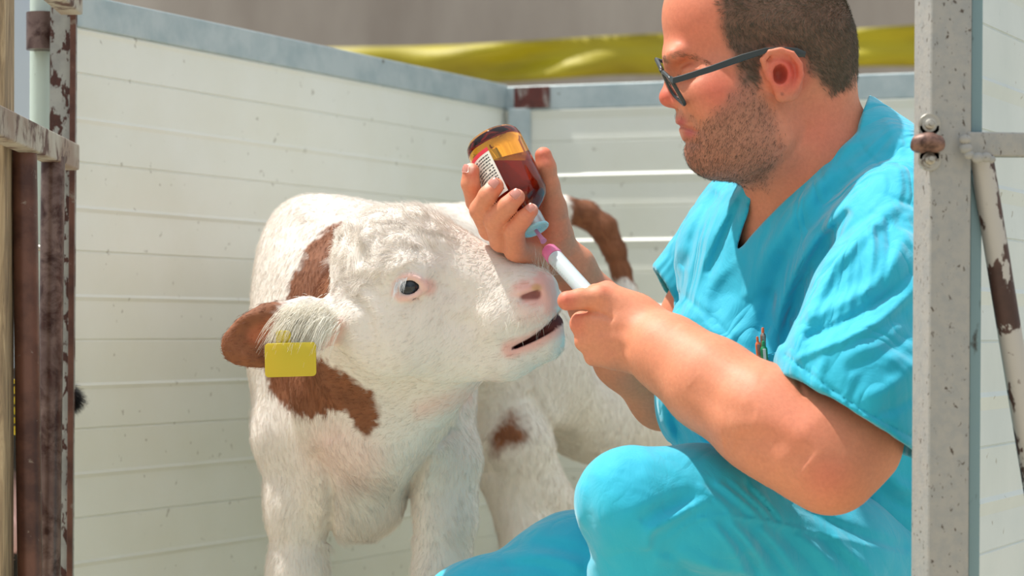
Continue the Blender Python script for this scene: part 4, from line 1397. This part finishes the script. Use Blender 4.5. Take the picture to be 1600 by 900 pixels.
# ---- scrub trousers
R_ = Body()
R_.add(chainx([(990, 785, 2.80, 84), (1090, 800, 2.83, 98), (1280, 880, 2.92, 118), (1380, 905, 3.0, 110)], .03), .02)
R_.add(chainx([(988, 790, 2.80, 78), (996, 900, 2.83, 68), (1010, 1180, 2.9, 52), (1010, 1400, 2.92, 44)], .03), .03)
R_.add(chainx([(1330, 905, 3.10, 130), (1120, 900, 3.10, 108), (905, 908, 3.07, 100), (745, 968, 3.03, 80), (668, 1010, 3.0, 72)], .04), .01)
R_.add(chainx([(668, 1010, 3.0, 70), (700, 1180, 3.08, 56), (720, 1360, 3.12, 46)], .03), .03)
for pts, w, h in (
    ([(925, 745), (918, 800), (925, 860)], 14, -.003),
    ([(1010, 860), (1014, 830), (1035, 820), (1075, 795), (1110, 780)], 8, .006),
    ([(1000, 815), (1018, 800), (1050, 790), (1085, 772)], 10, -.006),
    ([(1040, 845), (1080, 812), (1130, 804), (1200, 815), (1300, 838), (1425, 868)], 2.6, .0030),
    ([(1090, 757), (1118, 778), (1146, 806)], 5, 0.0035),
    ([(1116, 752), (1155, 778), (1192, 812)], 5, 0.004),
    ([(1142, 752), (1180, 784), (1210, 816)], 5, 0.004),
    ([(1172, 757), (1202, 786), (1226, 818)], 5, 0.0035),
    ([(1103, 752), (1138, 778), (1172, 810)], 5, -0.003),
    ([(1130, 750), (1168, 780), (1202, 814)], 5, -0.003),
    ([(1158, 754), (1192, 786), (1218, 818)], 5, -0.003),
    ([(1108, 815), (1140, 850), (1168, 905)], 7, 0.005),
    ([(1138, 812), (1178, 855), (1206, 905)], 7, 0.0055),
    ([(1185, 822), (1225, 865), (1256, 910)], 8, 0.005),
    ([(1245, 832), (1290, 870), (1320, 910)], 8, 0.0045),
    ([(1300, 840), (1345, 875), (1370, 910)], 8, 0.004),
    ([(1124, 815), (1160, 855), (1188, 905)], 6, -0.0045),
    ([(1162, 818), (1202, 860), (1232, 905)], 7, -0.0045),
    ([(1215, 828), (1258, 870), (1290, 910)], 7, -0.004),
    ([(1275, 835), (1318, 872), (1345, 910)], 7, -0.004),
    ([(1060, 860), (1110, 880), (1130, 910)], 12, .004),
    ([(1035, 860), (1090, 900)], 8, -.004),
    ([(1020, 870), (1080, 880), (1180, 900)], 8, .004),
    ([(1230, 780), (1320, 830), (1420, 860)], 8, -.005),
    ([(830, 850), (890, 858), (930, 872)], 10, -.005),
    ([(800, 870), (870, 868), (910, 890)], 9, .005),
    ([(760, 890), (830, 880), (880, 900)], 8, -.003),
): R_.fold(pts, w, h, 3.2)
R_.disp(lambda p: .0018 * vnoise(p, 22, 6) + .0008 * vnoise(p, 60, 7), 0)
vt, qd = R_.mesh((P(590, 0, 3.0)[0], 2.62, .06), (P(1500, 0, 3.0)[0], 3.34, P(0, 680, 2.8)[2]), .0030)
me = to_mesh('scrub_trousers', vt, qd, 1)
trousers = link('scrub_trousers', me, scrub(.25), man, label='turquoise scrub trousers')
# clogs
K_ = Body()
K_.add(chainx([(1030, 1470, 2.95, 46), (930, 1492, 2.93, 48), (870, 1500, 2.92, 36)], .02), .02)
K_.cut(f_plane((0, 0, .004), (0, 0, -1)), .001)
vt, qd = K_.mesh((P(810, 0, 3)[0], 2.8, -.01), (P(1090, 0, 3)[0], 3.06, .14), .004)
link('clog', to_mesh('clog', vt, qd, 1), NT('clog_white', L(225, 225, 222), .5), man)
K_ = Body()
K_.add(chainx([(735, 1375, 3.14, 44), (650, 1390, 3.12, 46), (590, 1396, 3.11, 34)], .02), .02)
K_.cut(f_plane((0, 0, .004), (0, 0, -1)), .001)
vt, qd = K_.mesh((P(530, 0, 3)[0], 2.98, -.01), (P(800, 0, 3)[0], 3.27, .14), .004)
link('clog', to_mesh('clog', vt, qd, 1), bpy.data.materials['clog_white'], man)

# ================================================================== bottle and syringe
bt = empty('medicine_bottle', label='brown glass medicine bottle held upside down, half full of dark red liquid', cat='bottle')
b0, b1 = Vector(BOT0), Vector(BOT1)
ax = (b1 - b0).normalized(); LB_ = (b1 - b0).length
BR = .0345
M_glass = NT('amber_glass', (.88, .38, .03, 1), .03, Transmission_Weight=1.0, IOR=1.45)
M_liq = NT('dark_red_liquid', (.36, .02, .015, 1), .05, Transmission_Weight=.55, IOR=1.33)
prof = [(.002, .002), (.001, .020), (.0, .0255), (.002, .0300), (.0065, .0332), (.013, BR), (LB_ - .052, BR), (LB_ - .044, .0335), (LB_ - .036, .0295), (LB_ - .029, .022), (LB_ - .024, .0148), (LB_ - .020, .0118), (LB_ - .010, .0115), (LB_ - .0095, .004)]
bm = bmesh.new(); bm_lathe(bm, b0, ax, prof, 64)
bm_link('glass_body', bm, M_glass, bt, smooth=True)
# liquid: inner lathe sliced at a level surface
bm = bmesh.new()
bm_lathe(bm, b0, ax, [(t + (.002 if i < 4 else 0), max(r - .0016, .001)) for i, (t, r) in enumerate(prof)], 64)
lvl = V(800, 253, 2.965 + HF)
bmesh.ops.recalc_face_normals(bm, faces=bm.faces[:])
geom = bmesh.ops.bisect_plane(bm, geom=bm.verts[:] + bm.edges[:] + bm.faces[:], plane_co=lvl, plane_no=(0, 0, 1), clear_outer=True)
ed = [e for e in geom['geom_cut'] if isinstance(e, bmesh.types.BMEdge)]
bmesh.ops.holes_fill(bm, edges=ed, sides=0)
smooth_by_angle(bm_link('liquid', bm, M_liq, bt, label='dark red liquid'), 40)
# label: curved patch on the lower left of the glass
M_lab = NT('label_paper', L(226, 224, 214), .6)
M_labr = NT('label_red', L(216, 52, 70), .5)
M_ink = NT('label_ink', L(52, 52, 56), .7)
xx, yy, zz = frame_from(ax)
def cyl(t, ang, r): return b0 + zz * t + (xx * math.cos(ang) + yy * math.sin(ang)) * r
# angle pointing to the camera and to the left silhouette
camv = Vector((0, -1, 0)); la = math.atan2(camv.dot(yy), camv.dot(xx))
lft = Vector((-1, 0, 0)); ll = math.atan2(lft.dot(yy), lft.dot(xx))
sg = 1 if math.sin(ll - la) > 0 else -1
def patch(name, t0, t1, a0, a1, r, mat, parent, th=.0003, n=20):
    bm = bmesh.new()
    g = []
    for rr in (r, r + th):
        g.append([[bm.verts.new(cyl(t0 + (t1 - t0) * j, la + sg * math.radians(a0 + (a1 - a0) * i / n), rr)) for j in (0, 1)] for i in range(n + 1)])
    for i in range(n):
        bm.faces.new((g[1][i][0], g[1][i + 1][0], g[1][i + 1][1], g[1][i][1]))
        bm.faces.new((g[0][i][0], g[0][i][1], g[0][i + 1][1], g[0][i + 1][0]))
        for j in (0, 1):
            bm.faces.new((g[0][i][j], g[0][i + 1][j], g[1][i + 1][j], g[1][i][j]))
    bm.faces.new((g[0][0][0], g[1][0][0], g[1][0][1], g[0][0][1])); bm.faces.new((g[0][n][0], g[0][n][1], g[1][n][1], g[1][n][0]))
    return bm_link(name, bm, mat, parent)
lab = patch('label', .028, .084, 16, 160, BR + .0002, M_lab, bt)
lab['label'] = 'white printed paper label'
patch('label_band', .0235, .0285, 16, 160, BR + .0003, M_labr, lab)['label'] = 'red band'
# printed lines of small text: short dashes
bm = bmesh.new()
rr = random.Random(4)
for k in range(14):
    t = .0315 + k * .0036
    a = 21.0
    while a < 84:
        wd = rr.uniform(1.2, 5)
        if rr.random() < .9:
            g = [bm.verts.new(cyl(tt, la + sg * math.radians(aa), BR + .00062)) for tt, aa in ((t, a), (t, a + wd), (t + .0016, a + wd), (t + .0016, a))]
            bm.faces.new(g)
        a += wd + 1.1
bm_link('print', bm, M_ink, lab, label='rows of small grey print')
# aluminium crimp cap with pale blue flange
M_cap = NT('crimp_cap', L(176, 186, 190), .35, Metallic=.6)
M_capb = NT('cap_blue', L(150, 200, 212), .3, Subsurface_Weight=.2)
bm = bmesh.new(); bm_lathe(bm, b1 - ax * .021, ax, [(0, .0122), (.0005, .0140), (.003, .0145), (.016, .0148), (.018, .0142)], 40)
smooth_by_angle(bm_link('cap', bm, M_cap, bt, label='grey aluminium crimp cap'), 40)
bm = bmesh.new(); bm_lathe(bm, b1 - ax * .0035, ax, [(0, .0142), (.0005, .0162), (.0022, .0166), (.0034, .0160), (.0036, .0128), (.0026, .0120), (.0026, .0066), (.0034, .0058), (.0034, .003)], 48)
smooth_by_angle(bm_link('cap_ring', bm, M_capb, bt, label='pale blue plastic ring'), 35)

sy = empty('syringe', label='white plastic syringe with a pink hub, its tip pushed into the bottle cap', cat='syringe')
s0 = Vector(P(839, 362, 2.940 + HF)); s1 = Vector(P(867, 402, 2.965)); s2 = Vector(P(948, 492, 2.885))
M_pink = NT('pink_plastic', L(232, 120, 168), .3, Transmission_Weight=.35, Subsurface_Weight=.2)
M_pinkp = NT('pale_pink_plastic', L(224, 150, 190), .3, Transmission_Weight=.4)
M_syr = NT('syringe_white', L(204, 216, 220), .28, Transmission_Weight=.25, Subsurface_Weight=.2, Subsurface_Scale=.005)
d01 = (s1 - s0).normalized(); d12 = (s2 - s1).normalized()
bm = bmesh.new(); bm_lathe(bm, s0 - d01 * .004, d01, [(0, .0016), (.001, .0021), (.017, .0029), (.022, .0040)], 24)
smooth_by_angle(bm_link('tip', bm, M_pinkp, sy, label='pale pink pointed tip'), 40)
hs = s1 - d12 * .0175
bm = bmesh.new(); bm_lathe(bm, hs, d12, [(0, .0030), (.0005, .0062), (.0018, .0084), (.004, .0096), (.015, .0104), (.0175, .0100), (.018, .009)], 40)
smooth_by_angle(bm_link('hub', bm, M_pink, sy, label='pink hub'), 40)
bm = bmesh.new(); bm_lathe(bm, s1 - d12 * .001, d12, [(0, .0080), (.0008, .0090), (.002, .0095), ((s2 - s1).length, .0095), ((s2 - s1).length + .0005, .009)], 40)
smooth_by_angle(bm_link('barrel', bm, M_syr, sy), 40)
bm = bmesh.new()
xx2, yy2, zz2 = frame_from(d12)
ca = math.atan2(Vector((-.6, -.8, -.3)).dot(yy2), Vector((-.6, -.8, -.3)).dot(xx2))
for k in range(9):
    t = .012 + k * .0042
    wd = .34 if k % 5 == 0 else .2
    def sp(tt, aa): return s1 + zz2 * tt + (xx2 * math.cos(aa) + yy2 * math.sin(aa)) * .00962
    g = [bm.verts.new(sp(t, ca)), bm.verts.new(sp(t, ca + wd / 2)), bm.verts.new(sp(t, ca + wd)), bm.verts.new(sp(t + .0005, ca + wd)), bm.verts.new(sp(t + .0005, ca + wd / 2)), bm.verts.new(sp(t + .0005, ca))]
    bm.faces.new(g)
bm_link('graduation', bm, NT('grad_grey', L(150, 160, 165), .6), sy, label='fine grey graduation marks')
bm = bmesh.new(); bm_lathe(bm, s2 - d12 * .003, d12, [(0, .0085), (.001, .0150), (.003, .0150), (.0035, .006), (.022, .006), (.0225, .012), (.0245, .012)], 32)
smooth_by_angle(bm_link('plunger', bm, M_syr, sy), 40)

# pens in the chest pocket
def pen(name, a, b, r, mats, label):
    e = empty(name, label=label, cat='pen', group='pens in the scrub pocket')
    A, B_ = Vector(a), Vector(b); d = (B_ - A); Ln = d.length; d.normalize()
    bm = bmesh.new(); bm_lathe(bm, A, d, [(0, r * .5), (.002, r * .9), (.004, r), (Ln, r)], 20)
    smooth_by_angle(bm_link('barrel', bm, mats[0], e), 40)
    bm = bmesh.new(); bm_lathe(bm, A - d * .006, d, [(0, r * .3), (.001, r * .45), (.008, r * .5)], 16)
    smooth_by_angle(bm_link('push_button', bm, mats[1], e), 40)
    bm = bmesh.new(); bm_box(bm, A + d * .003 + Vector((0, -r - .0012, 0)), A + d * .03 + Vector((0, -r - .0014, 0)), .0032, .0009, up=(0, 1, 0), bevel=.0003)
    bm_link('clip', bm, mats[2], e)
    return e
mo = NT('pen_orange', L(230, 110, 60), .35); mg = NT('pen_green', L(28, 140, 92), .35); mw = NT('pen_white', L(225, 232, 228), .3); ms = NT('pen_silver', L(170, 150, 140), .25, Metallic=.8)
pen('pen', P(1184, 534, 2.884), P(1190, 596, 2.892), .0032, (mo, mo, ms), 'orange pen, leftmost of the three in the scrub pocket')
pen('pen', P(1192, 520, 2.890), P(1193, 592, 2.898), .0034, (ms, mo, ms), 'slim silver pen, tallest of the three in the scrub pocket')
pen('pen', P(1193, 541, 2.880), P(1197, 598, 2.888), .0042, (mg, mg, mw), 'green pen with a white clip at the right in the scrub pocket')

# ================================================================== black calf glimpsed behind the left gate
K_ = Body()
K_.add(f_cap(P(-30, 640, 3.72), P(-14, 800, 3.66), .085, .055), .03)
K_.add(f_ell(P(-8, 835, 3.62), (.040, .045, .035)), .02)
K_.add(f_cap(P(-60, 640, 3.85), P(-90, 720, 4.25), .14, .18), .06)
K_.add(chainx([(-20, 622, 3.60, 30), (40, 620, 3.48, 30), (84, 618, 3.463, 24), (108, 618, 3.462, 12)], .01, (0, 1, 0, .35)), .015)
for dx, dy in ((-.06, -.02), (.03, .02), (-.05, .34), (.05, .36)):
    K_.add(f_cap((P(-95, 0, 3.9)[0] + dx, 3.92 + dy, .42), (P(-95, 0, 3.9)[0] + dx, 3.92 + dy, .02), .035, .024), .05)
vt, qd = K_.mesh((-1.15, 3.38, .0), (-.56, 4.6, .86), .006)
me = to_mesh('calf', vt, qd, 1)
co = coords(me); no = normals(me)
mz = np.clip((.10 - np.linalg.norm(co - P(0, 835, 3.60), axis=1)) / .04, 0, 1)[:, None]
bc_ = np.array(lin((30, 27, 26))) * (1 - mz) + np.array(lin((206, 166, 166))) * mz
set_col(me, bc_)
bcalf = link('calf', me, M_calf, label='black calf almost hidden behind the gate pipes at the left edge, ear tip showing', cat='calf')
i = np.concatenate([rg.choice(len(co), 22000), rg.choice(np.nonzero(proj(co)[:, 0] > 90)[0], 1500)])
tn = unit(np.array([[.6, -.1, -.5]]) - (np.array([[.6, -.1, -.5]]) * no[i]).sum(1, keepdims=True) * no[i])
ln_ = np.where(proj(co[i])[:, 0] > 70, .022, .012)
strands('coat', co[i], unit(tn + no[i] * .3 + rg.normal(0, .15, (len(i), 3))), ln_ * rg.uniform(.6, 1.2, len(i)), .00028, M_fur, bcalf, bc_[i], npt=3)
tg = empty('ear_tag', label='yellow ear tag with black marks seen between the wooden post and the rusty pipe', cat='ear tag')
bm = bmesh.new()
rounded_plate(bm, P(12, 636, 3.46), (1, .05, 0), (0, -.1, 1), .052, .076, .006, .0022)
smooth_by_angle(bm_link('tag_plate', bm, M_tag, tg), 40)
bm = bmesh.new()
for yy in (604, 620, 636, 652, 666):
    bm_box(bm, P(8, yy, 3.4565), P(27, yy - 3, 3.4565), .0008, .0035, up=(0, 0, 1))
bm_link('mark', bm, NT('tag_ink', L(34, 30, 20), .6), tg, label='thick black strokes')
bm = bmesh.new()
bm_lathe(bm, P(6, 598, 3.452), (0, -1, .1), [(-.02, .003), (.004, .003), (.004, .007), (.006, .007), (.0072, .0035)], 24)
smooth_by_angle(bm_link('tag_stud', bm, M_tag, tg), 40)
